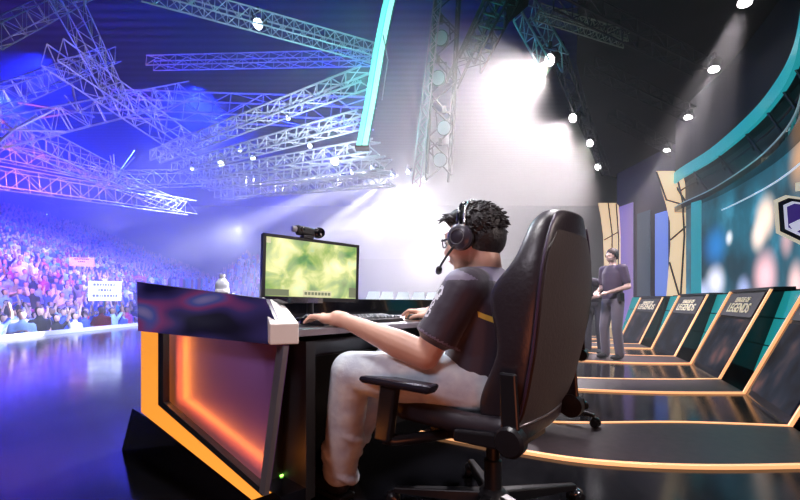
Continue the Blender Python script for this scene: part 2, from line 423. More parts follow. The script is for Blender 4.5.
def game_mat():
    m, n, l, b = nt('game_screen')
    tc = n.new('ShaderNodeTexCoord'); nz = n.new('ShaderNodeTexNoise'); nz.inputs['Scale'].default_value = 9; nz.inputs['Detail'].default_value = 7; nz.inputs['Distortion'].default_value = .6
    l.new(tc.outputs['Object'], nz.inputs['Vector'])
    n2_ = n.new('ShaderNodeTexNoise'); n2_.inputs['Scale'].default_value = 4.2; n2_.inputs['Detail'].default_value = 2
    l.new(tc.outputs['Object'], n2_.inputs['Vector'])
    r1 = n.new('ShaderNodeValToRGB'); els = r1.color_ramp.elements
    for p_, c_ in [(.30, (.02, .07, .03)), (.42, (.10, .26, .07)), (.50, (.42, .50, .10)), (.58, (.80, .76, .30)), (.72, (.55, .80, .60))]:
        if p_ == .30: els[0].position = p_; els[0].color = (*c_, 1)
        elif p_ == .72: els[-1].position = p_; els[-1].color = (*c_, 1)
        else: e = els.new(p_); e.color = (*c_, 1)
    l.new(nz.outputs['Fac'], r1.inputs['Fac'])
    r2 = n.new('ShaderNodeValToRGB'); r2.color_ramp.elements[0].position = .38; r2.color_ramp.elements[1].position = .62
    r2.color_ramp.elements[0].color = (.16, .30, .12, 1); r2.color_ramp.elements[1].color = (.95, .90, .52, 1)
    l.new(n2_.outputs['Fac'], r2.inputs['Fac'])
    mx = n.new('ShaderNodeMix'); mx.data_type = 'RGBA'; mx.inputs['Factor'].default_value = .5
    l.new(r1.outputs['Color'], mx.inputs['A']); l.new(r2.outputs['Color'], mx.inputs['B'])
    l.new(mx.outputs['Result'], b.inputs['Emission Color']); b.inputs['Emission Strength'].default_value = 1.35
    b.inputs['Base Color'].default_value = (.01, .01, .01, 1); b.inputs['Roughness'].default_value = .25
    return m
scr = part('screen', mbox(-hw + t_, hw - t_, -.004, .0, -hh + t_ * 1.3, hh - t_), game_mat(), mon, world=False)
HUD = mat('hud_pale', (.2, .2, .15), .4, emit=(.75, .72, .42), es=.8); HUDD = mat('hud_dark', (.1, .1, .08), .4, emit=(.16, .2, .10), es=.8)
for nm, x0, x1, z0, z1, mm in [('hud_map', .78, .97, -.84, -.5, HUDD), ('hud_bar', -.22, .38, -.86, -.66, HUD), ('hud_chat', -.95, -.5, -.86, -.66, HUDD), ('hud_score', -.98, -.86, .72, .88, HUD)]:
    part(nm, mbox(x0 * hw, x1 * hw, -.0055, -.004, z0 * hh, z1 * hh), mm, scr, world=False)
q_ = MB()
for k in range(8): mbox((-.19 + k * .07) * hw, (-.14 + k * .07) * hw, -.0065, -.0055, -.80 * hh, -.71 * hh, q_)
part('hud_slots', q_, HUDD, scr, world=False)
part('stand_neck', MB().tube([(0, .045, .015), (0, .05, .16)], .018, 10), DARK, mon, world=False, smooth=True)
for s in (-1, 1):
    part('stand_foot', MB().tube([(0, .05, .03), (s * .05, .0, .018), (s * .12, -.06, .009)], [.014, .011, .008], 8), DARK, mon, world=False, smooth=True)
part('base', MB().lathe((0, .05, 0), [(.075, 0), (.08, .006), (.07, .014), (.02, .02)], 20), DARK, mon, world=False, smooth=True)
# webcam on the monitor
R3 = rotz(mon.rotation_euler.z)
wp = V((mc.x, mc.y, .75)) + R3 @ mt(-.04, .005, hh)
wc = thing('webcam', 'small black webcam clipped on top of the monitor', 'webcam', wp, mon.rotation_euler.z)
part('clip', MB().box((0, .004, .008), (.06, .05, .016)), DARK, wc, world=False, bevel=.003)
part('body', MB().hexa([V((-.06, -.02, .016)), V((.06, -.02, .016)), V((.06, .022, .016)), V((-.06, .022, .016))], [V((-.066, -.018, .068)), V((.05, -.018, .056)), V((.05, .022, .056)), V((-.066, .022, .068))]), BLACK, wc, world=False, bevel=.009)
part('lens', MB().lathe((.062, -.012, .036), [(.028, -.025), (.031, .004), (.026, .022), (.014, .016)], 16, Matrix.Rotation(PI / 2, 3, 'X')), BLACKGLOSS, wc, world=False, smooth=True)
part('lens', MB().lathe((-.035, -.006, .045), [(.014, -.02), (.016, .004), (.012, .016)], 14, Matrix.Rotation(PI / 2, 3, 'X')), BLACKGLOSS, wc, world=False, smooth=True)
part('side_knob', MB().lathe((-.075, .0, .045), [(.0, -.012), (.016, -.012), (.016, .012), (.0, .014)], 12, Matrix.Rotation(PI / 2, 3, 'Y')), STEEL, wc, world=False)

# ------------------------------------------------------------------ keyboard, mouse, bottle
ang = math.atan2(Rt.y, Rt.x)
kb = thing('keyboard', 'black keyboard under the player\'s hand', 'keyboard', dk(.53, .19, .75), ang)
part('base', MB().hexa([V((-.265, -.085, 0)), V((.265, -.085, 0)), V((.265, .085, 0)), V((-.265, .085, 0))],
                       [V((-.262, -.08, .018)), V((.262, -.08, .018)), V((.262, .082, .03)), V((-.262, .082, .03))]), DARK, kb, world=False, bevel=.004)
k_ = MB(); random.seed(3)
for r in range(5):
    y = -.062 + r * .031; x = -.25
    while x < .24:
        w = .05 if random.random() < .12 else .026
        if r == 0 and -.1 < x < .0: w = .12
        z = .018 + (y + .08) / .16 * .012
        k_.hexa([V((x, y - .012, z)), V((x + w - .005, y - .012, z)), V((x + w - .005, y + .012, z)), V((x, y + .012, z))],
                [V((x + .002, y - .009, z + .009)), V((x + w - .007, y - .009, z + .009)), V((x + w - .007, y + .01, z + .009)), V((x + .002, y + .01, z + .009))])
        x += w
part('keycaps', k_, mat('keycap', (.07, .07, .08), .4), kb, world=False)
mp = solo('mouse_pad', MB().hexa([dk(.83, .02, .7505), dk(1.10, .02, .7505), dk(1.10, .26, .7505), dk(.83, .26, .7505)], [dk(.83, .02, .754), dk(1.10, .02, .754), dk(1.10, .26, .754), dk(.83, .26, .754)]),
     mat('pad_cloth', (.55, .42, .33), .8), 'tan mouse pad beside the keyboard', 'mouse pad', dk(.87, .14, .7505))
ms = thing('computer_mouse', 'dark computer mouse on the tan pad', 'mouse', dk(.90, .12, .755), math.atan2(U.y, U.x))
part('shell', MB().ball((0, 0, .012), (.062, .034, .026), 16, 10), DARK, ms, world=False, smooth=True)
part('scroll_wheel', MB().lathe((.03, .005, .032), [(.009, -.004), (.009, .004)], 10, Matrix.Rotation(PI / 2, 3, 'X')), STEEL, ms, world=False)
part('base', MB().box((0, 0, .004), (.1, .05, .008)), BLACK, ms, world=False)
bp = P(222, 292, 2.12); bp.z = .87
# small shelf of the desk that carries the bottle, behind the glass band
part('end_shelf', MB().hexa([A + D * .1 + n2 * .10 + V((0, 0, .845)), A + D * 1.15 + n2 * .10 + V((0, 0, .845)), A + D * 1.15 + n2 * .52 + V((0, 0, .845)), A + D * .25 + n2 * .42 + V((0, 0, .845))],
                            [A + D * .1 + n2 * .10 + V((0, 0, .87)), A + D * 1.15 + n2 * .10 + V((0, 0, .87)), A + D * 1.15 + n2 * .52 + V((0, 0, .87)), A + D * .25 + n2 * .42 + V((0, 0, .87))]), BLACKGLOSS, desk)
bo = thing('water_bottle', 'small clear plastic water bottle on the desk behind the glass band', 'bottle', bp)
part('body', MB().lathe((0, 0, 0), [(.03, 0), (.036, .005), (.036, .05), (.034, .055), (.036, .062), (.034, .08), (.018, .102), (.012, .108), (.012, .118)], 20), mat('clear_plastic', (.75, .8, .95), .15, spec=.8), bo, world=False, smooth=True)
part('label', MB().lathe((0, 0, 0), [(.0368, .02), (.0368, .048)], 20), mat('white_paper', (.9, .9, .95), .5), bo, world=False, smooth=True)
part('cap', MB().lathe((0, 0, 0), [(.015, .112), (.015, .128)], 14), mat('white_paper', (.9, .9, .95), .5), bo, world=False)

# ================================================================== GAMING CHAIR
O = V((.36, 1.55, 0)); RZ = math.atan2(.76, .65)
LEATHER = mat('chair_leather', (.030, .024, .032), .36, bump=.12, scale=60, spec=.6)
LEATHER_LIT = mat('chair_leather_lit', (.066, .054, .054), .5, bump=.15, scale=90)  # light on the rear face put into a brighter, browner leather colour
PIPE = mat('purple_piping', (.05, .03, .07), .4)
NYLON = mat('black_nylon', (.012, .012, .015), .32)
CHROME = mat('dark_chrome', (.25, .27, .32), .18, .9)
def interp(tab, z):
    if z <= tab[0][0]: return tab[0][1]
    for (a, va), (b_, vb) in zip(tab, tab[1:]):
        if z <= b_:
            t = (z - a) / (b_ - a); t = t * t * (3 - 2 * t) if False else t
            return va + (vb - va) * t
    return tab[-1][1]
YR = [(.415, -.165), (.52, -.222), (.70, -.262), (.856, -.282), (1.0, -.293), (1.08, -.297), (1.15, -.30)]
YW = [(.415, -.06), (.524, -.05), (.60, -.10), (.70, -.142), (.80, -.122), (.86, -.106), (.905, -.118), (.95, -.165), (.995, -.195), (1.08, -.212), (1.125, -.222), (1.15, -.24)]
HW = [(.415, .19), (.46, .212), (.55, .235), (.7, .252), (.87, .258), (.95, .25), (1.0, .235), (1.07, .205), (1.12, .165), (1.15, .12)]
def back_ring(z):
    yr, yw, w = interp(YR, z), interp(YW, z), interp(HW, z)
    yi = max(yr + .07, min(yw - .035, -.155))
    L = [(-w + .004, yr + .02), (-w - .004, yr + (yw - yr) * .4), (-w - .004, yw - .018), (-w + .012, yw), (-w + .04, yw - .004), (-w + .075, yi + .012), (-.07, yi)]
    back = [(-w + .018, yr), (-w * .5, yr - .014), (0, yr - .02)]
    ring = L + [(0, yi - .004)] + [(-x, y) for x, y in L[::-1]] + [(-back[0][0], back[0][1]), (-back[1][0], back[1][1]), back[2], back[1], back[0]]
    return [V((x, y, z)) for x, y in ring]
chair = thing('gaming_chair', 'dark leather racing-style gaming chair in which the player in the dark jersey sits', 'chair', O, RZ, 'gaming chairs along the desk')
zs = [.415, .45, .50, .56, .63, .70, .77, .83, .88, .92, .96, 1.0, 1.05, 1.09, 1.12, 1.14, 1.15]
mb = MB(); mb.rings([back_ring(z) for z in zs])
bk = part('backrest', mb, LEATHER, chair, smooth=True, world=False)
ss = bk.modifiers.new('s', 'SUBSURF'); ss.levels = 2; ss.render_levels = 2
# the plain rear cover and its piping
rear = []
for z in [.452, .5, .56, .63, .7, .77, .83, .88, .92, .96, 1.0, 1.04, 1.075]:
    yr, w = interp(YR, z), interp(HW, z) - .016
    if z > 1.0: w *= 1 - (z - 1.0) * 2.2
    rear.append([V((x * w, yr - .021 + .016 * abs(x) ** 2.2, z)) for x in (-1, -.8, -.5, 0, .5, .8, 1)] + [V((x * w, yr + .012, z)) for x in (1, .5, -.5, -1)])
part('rear_cover', MB().rings(rear), LEATHER_LIT, bk, smooth=False, auto=.7, world=False)
for s in (-1, 1):
    part('piping', MB().tube([(s * (interp(HW, z) - .004), interp(YR, z) + .004, z) for z in zs[1:-2]], .0045, 6), PIPE, bk, smooth=True, world=False)
part('piping', MB().tube([(x * .2, interp(YR, .45) - .022 + .016 * abs(x) ** 2.2, .45) for x in (-1, -.5, 0, .5, 1)], .005, 6), STEEL, bk, smooth=True, world=False)
# seat
mb = MB()
prof = [(-.2, .03), (-.15, .005), (0, -.004), (.15, 0), (.26, .006), (.31, -.012)]
rg = []
for y, dz in prof:
    z1 = .462 + dz + max(0, (y - .05)) * .1
    rg.append([V((x, y, z)) for x, z in [(-.262, .40), (-.268, z1 - .01), (-.24, z1 + .016), (-.185, z1 + .004), (-.15, z1 - .02), (0, z1 - .026), (.15, z1 - .02), (.185, z1 + .004), (.24, z1 + .016), (.268, z1 - .01), (.262, .40), (.16, .375), (-.16, .375)]])
st = part('seat', mb.rings(rg), LEATHER, chair, smooth=True, world=False)
ss = st.modifiers.new('s', 'SUBSURF'); ss.levels = 2; ss.render_levels = 2
part('seat_plate', MB().box((0, .02, .355), (.30, .34, .035)), NYLON, chair, world=False, bevel=.006)
for s in (-1, 1):
    ar = part('armrest', MB().hexa([V((s * .33 - .02, .235, .34)), V((s * .33 + .02, .235, .34)), V((s * .33 + .02, .305, .34)), V((s * .33 - .02, .305, .34))],
                                   [V((s * .33 - .018, .20, .545)), V((s * .33 + .018, .20, .545)), V((s * .33 + .018, .275, .545)), V((s * .33 - .018, .275, .545))]), NYLON, chair, world=False, bevel=.008)
    part('armrest_pad', MB().hexa([V((s * .33 - .03, .05, .543)), V((s * .33 + .03, .05, .543)), V((s * .33 + .035, .43, .543)), V((s * .33 - .035, .43, .543))],
                                  [V((s * .33 - .034, .035, .575)), V((s * .33 + .034, .035, .575)), V((s * .33 + .04, .45, .575)), V((s * .33 - .04, .45, .575))]), mat('pad_rubber', (.02, .018, .03), .22, spec=.8), ar, world=False, bevel=.013)
    part('armrest_arm', MB().tube([(s * .33, .27, .35), (s * .31, .24, .34), (s * .2, .16, .345), (s * .1, .1, .35)], [.022, .022, .02, .02], 10), NYLON, ar, smooth=True, world=False)
    br = part('recline_bracket', MB().hexa([V((s * .272, -.235, .43)), V((s * .272, -.175, .43)), V((s * .288, -.175, .43)), V((s * .288, -.235, .43))],
                                           [V((s * .272, -.222, .635)), V((s * .272, -.168, .635)), V((s * .288, -.168, .635)), V((s * .288, -.222, .635))]), NYLON, chair, world=False, bevel=.006)
    part('pivot_cover', MB().lathe((s * .29, -.205, .43), [(.0, -.03), (.046, -.03), (.048, .006), (.04, .016), (.0, .018)], 20, Matrix.Rotation(s * PI / 2, 3, 'Y')), NYLON, br, smooth=False, auto=.6, world=False)
    part('hinge_arm', MB().hexa([V((s * .262, -.22, .395)), V((s * .285, -.22, .395)), V((s * .285, .0, .385)), V((s * .262, .0, .385))],
                                [V((s * .262, -.22, .45)), V((s * .285, -.22, .45)), V((s * .285, .0, .425)), V((s * .262, .0, .425))]), NYLON, br, world=False, bevel=.008)
part('gas_column', MB().lathe((0, 0, 0), [(.034, .07), (.034, .24), (.026, .245), (.026, .35)], 16), NYLON, chair, smooth=False, auto=.6, world=False)
hub = part('base_hub', MB().lathe((0, 0, 0), [(.02, .065), (.06, .07), (.062, .11), (.045, .13), (.03, .135)], 20), NYLON, chair, smooth=False, auto=.6, world=False)
for k in range(5):
    a = math.radians(20 + 72 * k) - RZ; d = V((math.cos(a), math.sin(a), 0)); sd = V((-d.y, d.x, 0))
    lg = part('base_leg', MB().hexa([d * .04 - sd * .03 + V((0, 0, .072)), d * .40 - sd * .016 + V((0, 0, .062)), d * .40 + sd * .016 + V((0, 0, .062)), d * .04 + sd * .03 + V((0, 0, .072))],
                                    [d * .04 - sd * .022 + V((0, 0, .122)), d * .40 - sd * .013 + V((0, 0, .086)), d * .40 + sd * .013 + V((0, 0, .086)), d * .04 + sd * .022 + V((0, 0, .122))]), NYLON, chair, world=False, bevel=.006)
    for s in (-1, 1):
        part('caster_wheel', MB().lathe(d * .405 + sd * s * .016 + V((0, 0, .028)), [(.008, -.012), (.027, -.011), (.028, .008), (.018, .012)], 14, frame_from(sd) @ Matrix.Rotation(PI / 2, 3, 'Y')), NYLON, lg, smooth=False, auto=.6, world=False)
    part('caster_hood', MB().ball(d * .405 + V((0, 0, .045)), (.03, .03, .022), 12, 8), CHROME if k == 0 else NYLON, lg, smooth=True, world=False)
# two more chairs further along the desk
c2 = copy_tree(chair); c2.location = V((1.06, 3.0, .012)); c2['label'] = 'dark gaming chair at the next place, mostly hidden behind the player\'s chair'

# ================================================================== PLAYER
SKIN = mat('skin', (.72, .42, .31), .45, spec=.4)
HAIR = mat('hair_black', (.014, .010, .011), .5, bump=.5, scale=90, spec=.5)
PC0 = V((.345, 1.57, 0))
pl = thing('person', 'seated person in a dark esports jersey and pale jeans, hands at keyboard and mouse', 'person', PC0, RZ)
ML_ = MW[pl.name]; MI = ML_.inverted()
def loc(p): return MI @ V(p)
shL, elL, wrL = loc((.228, 1.433, .895)), loc((.092, 1.445, .656)), loc((-.228, 1.612, .778))
shR, elR, wrR = loc((.46, 1.705, .90)), loc((.37, 1.93, .70)), loc((.185, 2.065, .790))
hipL, knL, anL = loc((.275, 1.50, .535)), loc((-.195, 1.605, .572)), loc((-.262, 1.74, .115))
hipR, knR, anR = loc((.405, 1.655, .535)), loc((-.05, 1.82, .572)), loc((-.265, 2.02, .115))
HC = loc((.291, 1.60, 1.096)); HR = Matrix.Rotation(math.radians(3), 3, 'Z') @ Matrix.Rotation(math.radians(-7), 3, 'X')
def hp(x, y, z): return HC + HR @ V((x, y, z))
TORSO = [((0, .03, .47), .18, .14), ((0, .025, .56), .185, .145), ((0, .01, .66), .168, .135), ((0, .0, .76), .172, .135), ((0, .0, .85), .185, .132), ((0, .01, .915), .172, .11), ((0, .02, .955), .12, .088), ((0, .03, .985), .075, .07)]
def torso(mb, g, z0=0, z1=2, n=24):
    rr = []
    for c, rx, ry in TORSO:
        if c[2] < z0 or c[2] > z1: continue
        rr.append([V(c) + V((math.cos(2 * PI * j / n) * (rx + g), math.sin(2 * PI * j / n) * (ry + g), 0)) for j in range(n)])
    return mb.rings(rr)
def hand(mb, w, f, side, curl, sc=1.12):
    """palm down hand: w wrist, f pointing direction, side = +1 when the thumb lies to the right of f"""
    f = V(f).normalized(); s = V((f.y, -f.x, 0)).normalized() * side; z = V((0, 0, 1))
    R = Matrix((s, f, z)).transposed()
    def q(x, y, h): return w + (s * x + f * y + z * h) * sc
    mb.caps(w, .030 * sc, q(0, .03, .004), .031 * sc, 14)
    mb.ball(q(0, .06, .004), (.042 * sc, .05 * sc, .021 * sc), 16, 10, R)
    mb.ball(q(.024, .035, -.004), (.02 * sc, .034 * sc, .019 * sc), 12, 8, R)
    for x, L, dx, c in [(.031, .070, .010, .6), (.0105, .078, .003, .9), (-.0105, .072, -.004, 1.0), (-.030, .056, -.012, 1.1)]:
        k = q(x, .098, .012); c_ = curl * c
        a1 = q(x + dx * .5, .098 + L * .45 * math.cos(.25 * c_), .012 + .012 - .018 * c_)
        a2 = q(x + dx * .8, .098 + L * (.45 + .30 * math.cos(.7 * c_)), .012 - .010 * c_ - .006)
        a3 = q(x + dx, .098 + L * (.45 + .30 * math.cos(.7 * c_) + .25 * math.cos(1.2 * c_)), .012 - .032 * c_ - .004)
        mb.caps(q(x * .7, .06, .008), .0105 * sc, k, .0105 * sc, 10, 3)
        mb.chain([k, a1, a2, a3], [.0098 * sc, .009 * sc, .0083 * sc, .0072 * sc], 10)
    mb.chain([q(.022, .02, -.004), q(.048, .052, -.008), q(.055, .085, -.014), q(.05, .107, -.022)], [.015 * sc, .0115 * sc, .0105 * sc, .0085 * sc], 10)
mb = MB()
torso(mb, -.012)
mb.chain([hp(0, -.035, -.04), hp(0, -.045, -.10), V((0, .015, .96))], [.058, .06, .075], 18)           # neck
mb.ball(hp(0, -.018, .035), (.083, .108, .098), 24, 16, HR)                # skull
mb.ball(hp(0, .035, -.03), (.068, .072, .075), 20, 12, HR)                 # face
mb.ball(hp(0, .045, -.085), (.050, .048, .040), 18, 10, HR)                # jaw
mb.ball(hp(0, .080, -.108), (.024, .02, .018), 12, 8, HR)                  # chin
mb.ball(hp(0, .088, .03), (.055, .022, .03), 14, 8, HR)                    # brow
mb.caps(hp(0, .100, .012), .009, hp(0, .124, -.028), .0135, 12)            # nose
for s in (-1, 1):
    mb.ball(hp(s * .011, .112, -.032), (.011, .012, .009), 10, 6, HR)
    mb.ball(hp(s * .04, .07, -.03), (.028, .03, .028), 12, 8, HR)            # cheek
    mb.ball(hp(s * .086, -.012, -.012), (.012, .022, .033), 12, 8, HR)       # ear
mb.ball(hp(0, .100, -.060), (.022, .012, .007), 12, 6, HR); mb.ball(hp(0, .098, -.073), (.020, .012, .008), 12, 6, HR)   # lips
mb.chain([shL, elL], [.066, .05], 16); mb.chain([elL, elL.lerp(wrL, .3), elL.lerp(wrL, .65), wrL], [.052, .054, .041, .029], 16)
mb.chain([shR, elR], [.066, .05], 16); mb.chain([elR, elR.lerp(wrR, .3), wrR], [.05, .052, .029], 16)
fL = ML_.to_3x3().inverted() @ V((-.86, .51, -.02)); fR = ML_.to_3x3().inverted() @ V((-.80, .60, 0))
hand(mb, wrL, fL, 1, .5); hand(mb, wrR, fR, -1, 1.0)
mb.chain([hipL, knL, anL], [.085, .062, .045], 16); mb.chain([hipR, knR, anR], [.085, .062, .045], 16)
mb.ball(anL + V((0, .07, -.055)), (.04, .1, .035)); mb.ball(anR + V((0, .07, -.055)), (.04, .1, .035))
bd = remesh(mb, .0055, 3, 'body'); bd.materials.append(SKIN)
body = part('body', bd, None, pl, world=False)
# face
for s in (-1, 1):
    part('eye', MB().ball(hp(s * .032, .094, .008), (.013, .011, .009), 12, 8, HR), mat('eye_white', (.8, .78, .76), .2), pl, smooth=True, world=False)
    part('eyebrow', MB().caps(hp(s * .018, .108, .036), .004, hp(s * .05, .094, .04), .003, 8), HAIR, pl, smooth=True, world=False)
part('mouth', MB().ball(hp(0, .109, -.066), (.021, .004, .003), 10, 6, HR), mat('lip', (.45, .16, .14), .4), pl, smooth=True, world=False)
# hair: a cap of short tufts
random.seed(11); mb = MB()
mb.ball(hp(0, -.03, .045), (.093, .110, .097), 24, 16, HR); mb.ball(hp(0, -.062, .0), (.083, .075, .082), 20, 12, HR)
mb.ball(hp(0, .03, .095), (.07, .07, .045), 18, 10, HR)
for i in range(520):
    th = random.uniform(0, 2 * PI); ph = random.uniform(-.35, 1.5)
    n_ = V((math.cos(th) * math.cos(ph), math.sin(th) * math.cos(ph), math.sin(ph)))
    if n_.y > .25 and n_.z < .62: continue
    if n_.y > .0 and n_.z < .1: continue
    p = V((0, -.03, .045)) + V((n_.x * .09, n_.y * .107, n_.z * .094))
    dr = (n_ * .55 + V((random.uniform(-.3, .3), random.uniform(-.7, -.1), random.uniform(-.6, .1)))).normalized()
    L = random.uniform(.010, .019)
    mb.tube([hp(*p), hp(*(p + dr * L * .6)), hp(*(p + (dr + V((0, -.2, -.25))) * L))], [.0055, .004, .001], 5)
for i in range(60):                                                        # the brushed-up fringe
    x = random.uniform(-.07, .07); p = V((x, .058 + random.uniform(-.03, .012), .108 - abs(x) * .5))
    mb.tube([hp(*p), hp(*(p + V((random.uniform(-.01, .01), .022, .022)))), hp(*(p + V((random.uniform(-.02, .02), .052, .018 + random.uniform(-.01, .012)))))], [.010, .007, .0015], 5)
part('hair', mb, HAIR, pl, smooth=True, world=False)
# jersey
JER = mat('jersey', (.045, .033, .055), .55, bump=.25, scale=22, sheen=.3); JW = mat('jersey_white', (.75, .74, .8), .6); JY = mat('jersey_yellow', (.85, .62, .10), .6)
JL = mat('jersey_lilac', (.20, .17, .25), .55)
mb = MB(); torso(mb, .012, .50, .99)
hemL, hemR = shL.lerp(elL, .62), shR.lerp(elR, .6)
mb.chain([shL + V((.06, 0, .005)), shL, hemL], [.082, .080, .076], 20); mb.chain([shR + V((-.06, 0, .005)), shR, hemR], [.082, .08, .076], 20)
mb.tube([hemL - (elL - shL) * .05, hemL + (elL - shL) * .13], [.076, .080], 24)
mb.tube([hemR - (elR - shR) * .05, hemR + (elR - shR) * .13], [.076, .080], 24)
jm = remesh(mb, .0075, 4, 'jersey')
def stripe(m):
    """a yellow stripe woven across the side of the jersey"""
    n, l = m.node_tree.nodes, m.node_tree.links; b = n['Principled BSDF']
    tc = n.new('ShaderNodeTexCoord'); sx = n.new('ShaderNodeSeparateXYZ'); l.new(tc.outputs['Object'], sx.inputs[0])
    def M(op, a, b_, c=None):
        k = n.new('ShaderNodeMath'); k.operation = op
        for i_, v in enumerate((a, b_, c)):
            if v is None: continue
            if isinstance(v, (int, float)): k.inputs[i_].default_value = v
            else: l.new(v, k.inputs[i_])
        return k.outputs[0]
    X, Y, Z = sx.outputs
    d = M('COMPARE', M('SUBTRACT', Z, M('MULTIPLY', Y, .5)), .835, .010)
    f = M('MULTIPLY', d, M('MULTIPLY', M('LESS_THAN', Y, -.055), M('LESS_THAN', X, -.08)))
    mx = n.new('ShaderNodeMix'); mx.data_type = 'RGBA'; mx.inputs['A'].default_value = b.inputs['Base Color'].default_value; mx.inputs['B'].default_value = (.85, .62, .10, 1)
    l.new(f, mx.inputs['Factor']); l.new(mx.outputs['Result'], b.inputs['Base Color'])
stripe(JER)
ax = (elL - shL).normalized(); outw = (V((-.75, .55, .1)) - ax * V((-.75, .55, .1)).dot(ax)).normalized(); tang = ax.cross(outw)
def jersey_mat(c, n_):
    r = c - shL; t = r.dot(ax); rad = r - ax * t
    if c.x < -.13 and -.02 < t < .24 and rad.length > .04:
        a_ = math.atan2(rad.dot(tang), rad.dot(outw)) * .08
        # pale sleeve emblem: two rings and a bar
        for (t0, a0, r0, r1) in [(.05, -.005, .012, .024), (.098, .0, .008, .017), (.135, -.002, .009, .018)]:
            d_ = math.hypot(t - t0, a_ - a0)
            if r0 < d_ < r1: return 1
        if abs(t - .074) < .006 and abs(a_) < .022: return 1
        if .195 < t < .203 and rad.length < .1: return 3
    if c.z > .925 and c.x < .12 and rad.length > .06 and c.y < .04: return 3
    return 0
paint(jm, [JER, JW, JY, JL], jersey_mat)
jo = part('jersey', jm, None, pl, world=False, label='dark jersey with a pale sleeve emblem and a yellow stripe')
# jeans
JEAN = mat('pale_jeans', (.70, .78, .95), .75, var=.25, scale=11, bump=1.0)
mb = MB(); mb.ball(V((0, .04, .53)), (.2, .165, .105), 24, 14)
mb.chain([hipL, hipL.lerp(knL, .5), knL], [.112, .102, .083], 20); mb.chain([knL, knL.lerp(anL, .35), knL.lerp(anL, .75), anL + V((0, 0, .01))], [.083, .082, .078, .076], 20)
mb.chain([hipR, hipR.lerp(knR, .5), knR], [.112, .102, .083], 20); mb.chain([knR, knR.lerp(anR, .35), knR.lerp(anR, .75), anR + V((0, 0, .01))], [.083, .082, .078, .076], 20)
random.seed(5)
for k in range(9):                                                         # folds gathered at the shin and knee
    for kn, an in ((knL, anL), (knR, anR)):
        t = .30 + .085 * k; c = kn.lerp(an, t); d_ = (an - kn).normalized(); u_ = d_.cross(V((0, 1, .1))).normalized(); w_ = d_.cross(u_)
        ph = random.uniform(0, 6)
        mb.tube([c + (u_ * math.cos(ph + q * .35) + w_ * math.sin(ph + q * .35)) * .074 + d_ * .03 * math.sin(q * .6 + ph) for q in range(8)], [.006, .013, .018, .02, .02, .018, .013, .006], 8)
tm = remesh(mb, .008, 4, 'jeans'); tm.materials.append(JEAN)
part('jeans', tm, None, pl, world=False)
for an in (anL, anR):
    m_ = MB(); m_.ball(an + V((0, .03, -.05)), (.05, .085, .055), 16, 10); m_.ball(an + V((0, .12, -.066)), (.052, .095, .042), 16, 10)
    sm = remesh(m_, .008, 3, 'shoe'); sm.materials.append(mat('shoe_black', (.015, .015, .02), .5))
    sh = part('shoe', sm, None, pl, world=False)
    part('sole', MB().hexa([an + V((x, y, -.114)) for x, y in ((-.04, -.05), (.04, -.05), (.045, .2), (-.045, .2))], [an + V((x, y, -.09)) for x, y in ((-.045, -.055), (.045, -.055), (.05, .21), (-.05, .21))]), BLACK, sh, world=False, bevel=.008)

# ------------------------------------------------------------------ headset and glasses worn by the player
hs = thing('headset', 'black over-ear gaming headset with a boom microphone on the player\'s head', 'headset', ML_ @ HC, RZ)
def hl(x, y, z): return HR @ V((x, y, z))
part('headband', MB().tube([hl(-.106 * math.cos(a), -.004 + .012 * math.sin(a), .012 + .142 * math.sin(a)) for a in [PI * i / 18 for i in range(19)]], .0085, 8), BLACKGLOSS, hs, smooth=True, world=False)
part('headband_trim', MB().tube([hl(-.112 * math.cos(a), -.026, .016 + .14 * math.sin(a)) for a in [.12 + (PI - .24) * i / 18 for i in range(19)]], .0045, 6), mat('silver', (.75, .75, .8), .25, .8), hs, smooth=True, world=False, label='silver band')
for s in (-1, 1):
    rot = HR @ Matrix.Rotation(s * PI / 2, 3, 'Y')
    ec = part('ear_cup', MB().lathe(hl(s * .10, .0, .0), [(.0, -.012), (.046, -.012), (.050, .0), (.048, .018), (.036, .028), (.0, .030)], 24, rot), mat('cup_violet', (.05, .045, .065), .3), hs, smooth=False, auto=.7, world=False)
    part('ear_cushion', MB().lathe(hl(s * .092, .0, .0), [(.028, -.014), (.048, -.012), (.05, .0), (.046, .008)], 24, rot), BLACK, ec, smooth=True, world=False)
    part('cup_ring', MB().lathe(hl(s * .10, .0, .0), [(.030, .0285), (.030, .031), (.027, .031), (.027, .0285)], 20, rot), mat('silver', (.75, .75, .8), .25, .8), ec, world=False)
part('boom', MB().tube([hl(-.122, .016, -.03), hl(-.118, .05, -.055), hl(-.10, .095, -.085), hl(-.075, .125, -.102)], [.006, .005, .0045, .005], 8), BLACK, hs, smooth=True, world=False)
part('microphone', MB().caps(hl(-.078, .122, -.100), .013, hl(-.058, .138, -.106), .013, 12), BLACK, hs, smooth=True, world=False)
gl = thing('eyeglasses', 'black framed glasses on the player\'s face', 'glasses', ML_ @ HC, RZ)
for s in (-1, 1):
    fr = part('lens_frame', MB().tube([hl(s * (.034 + .024 * math.cos(a)), .118 - .012 * abs(math.cos(a)) * (1 if math.cos(a) > 0 else .2), .008 + .017 * math.sin(a)) for a in [2 * PI * i / 16 for i in range(16)]], .0028, 6, closed=True), BLACK, gl, smooth=True, world=False)
    part('temple', MB().tube([hl(s * .058, .108, .014), hl(s * .078, .06, .012), hl(s * .088, .0, .006)], .004, 6), BLACK, gl, smooth=True, world=False)
part('bridge', MB().tube([hl(-.012, .118, .012), hl(0, .124, .014), hl(.012, .118, .012)], .0028, 6), BLACK, gl, smooth=True, world=False)
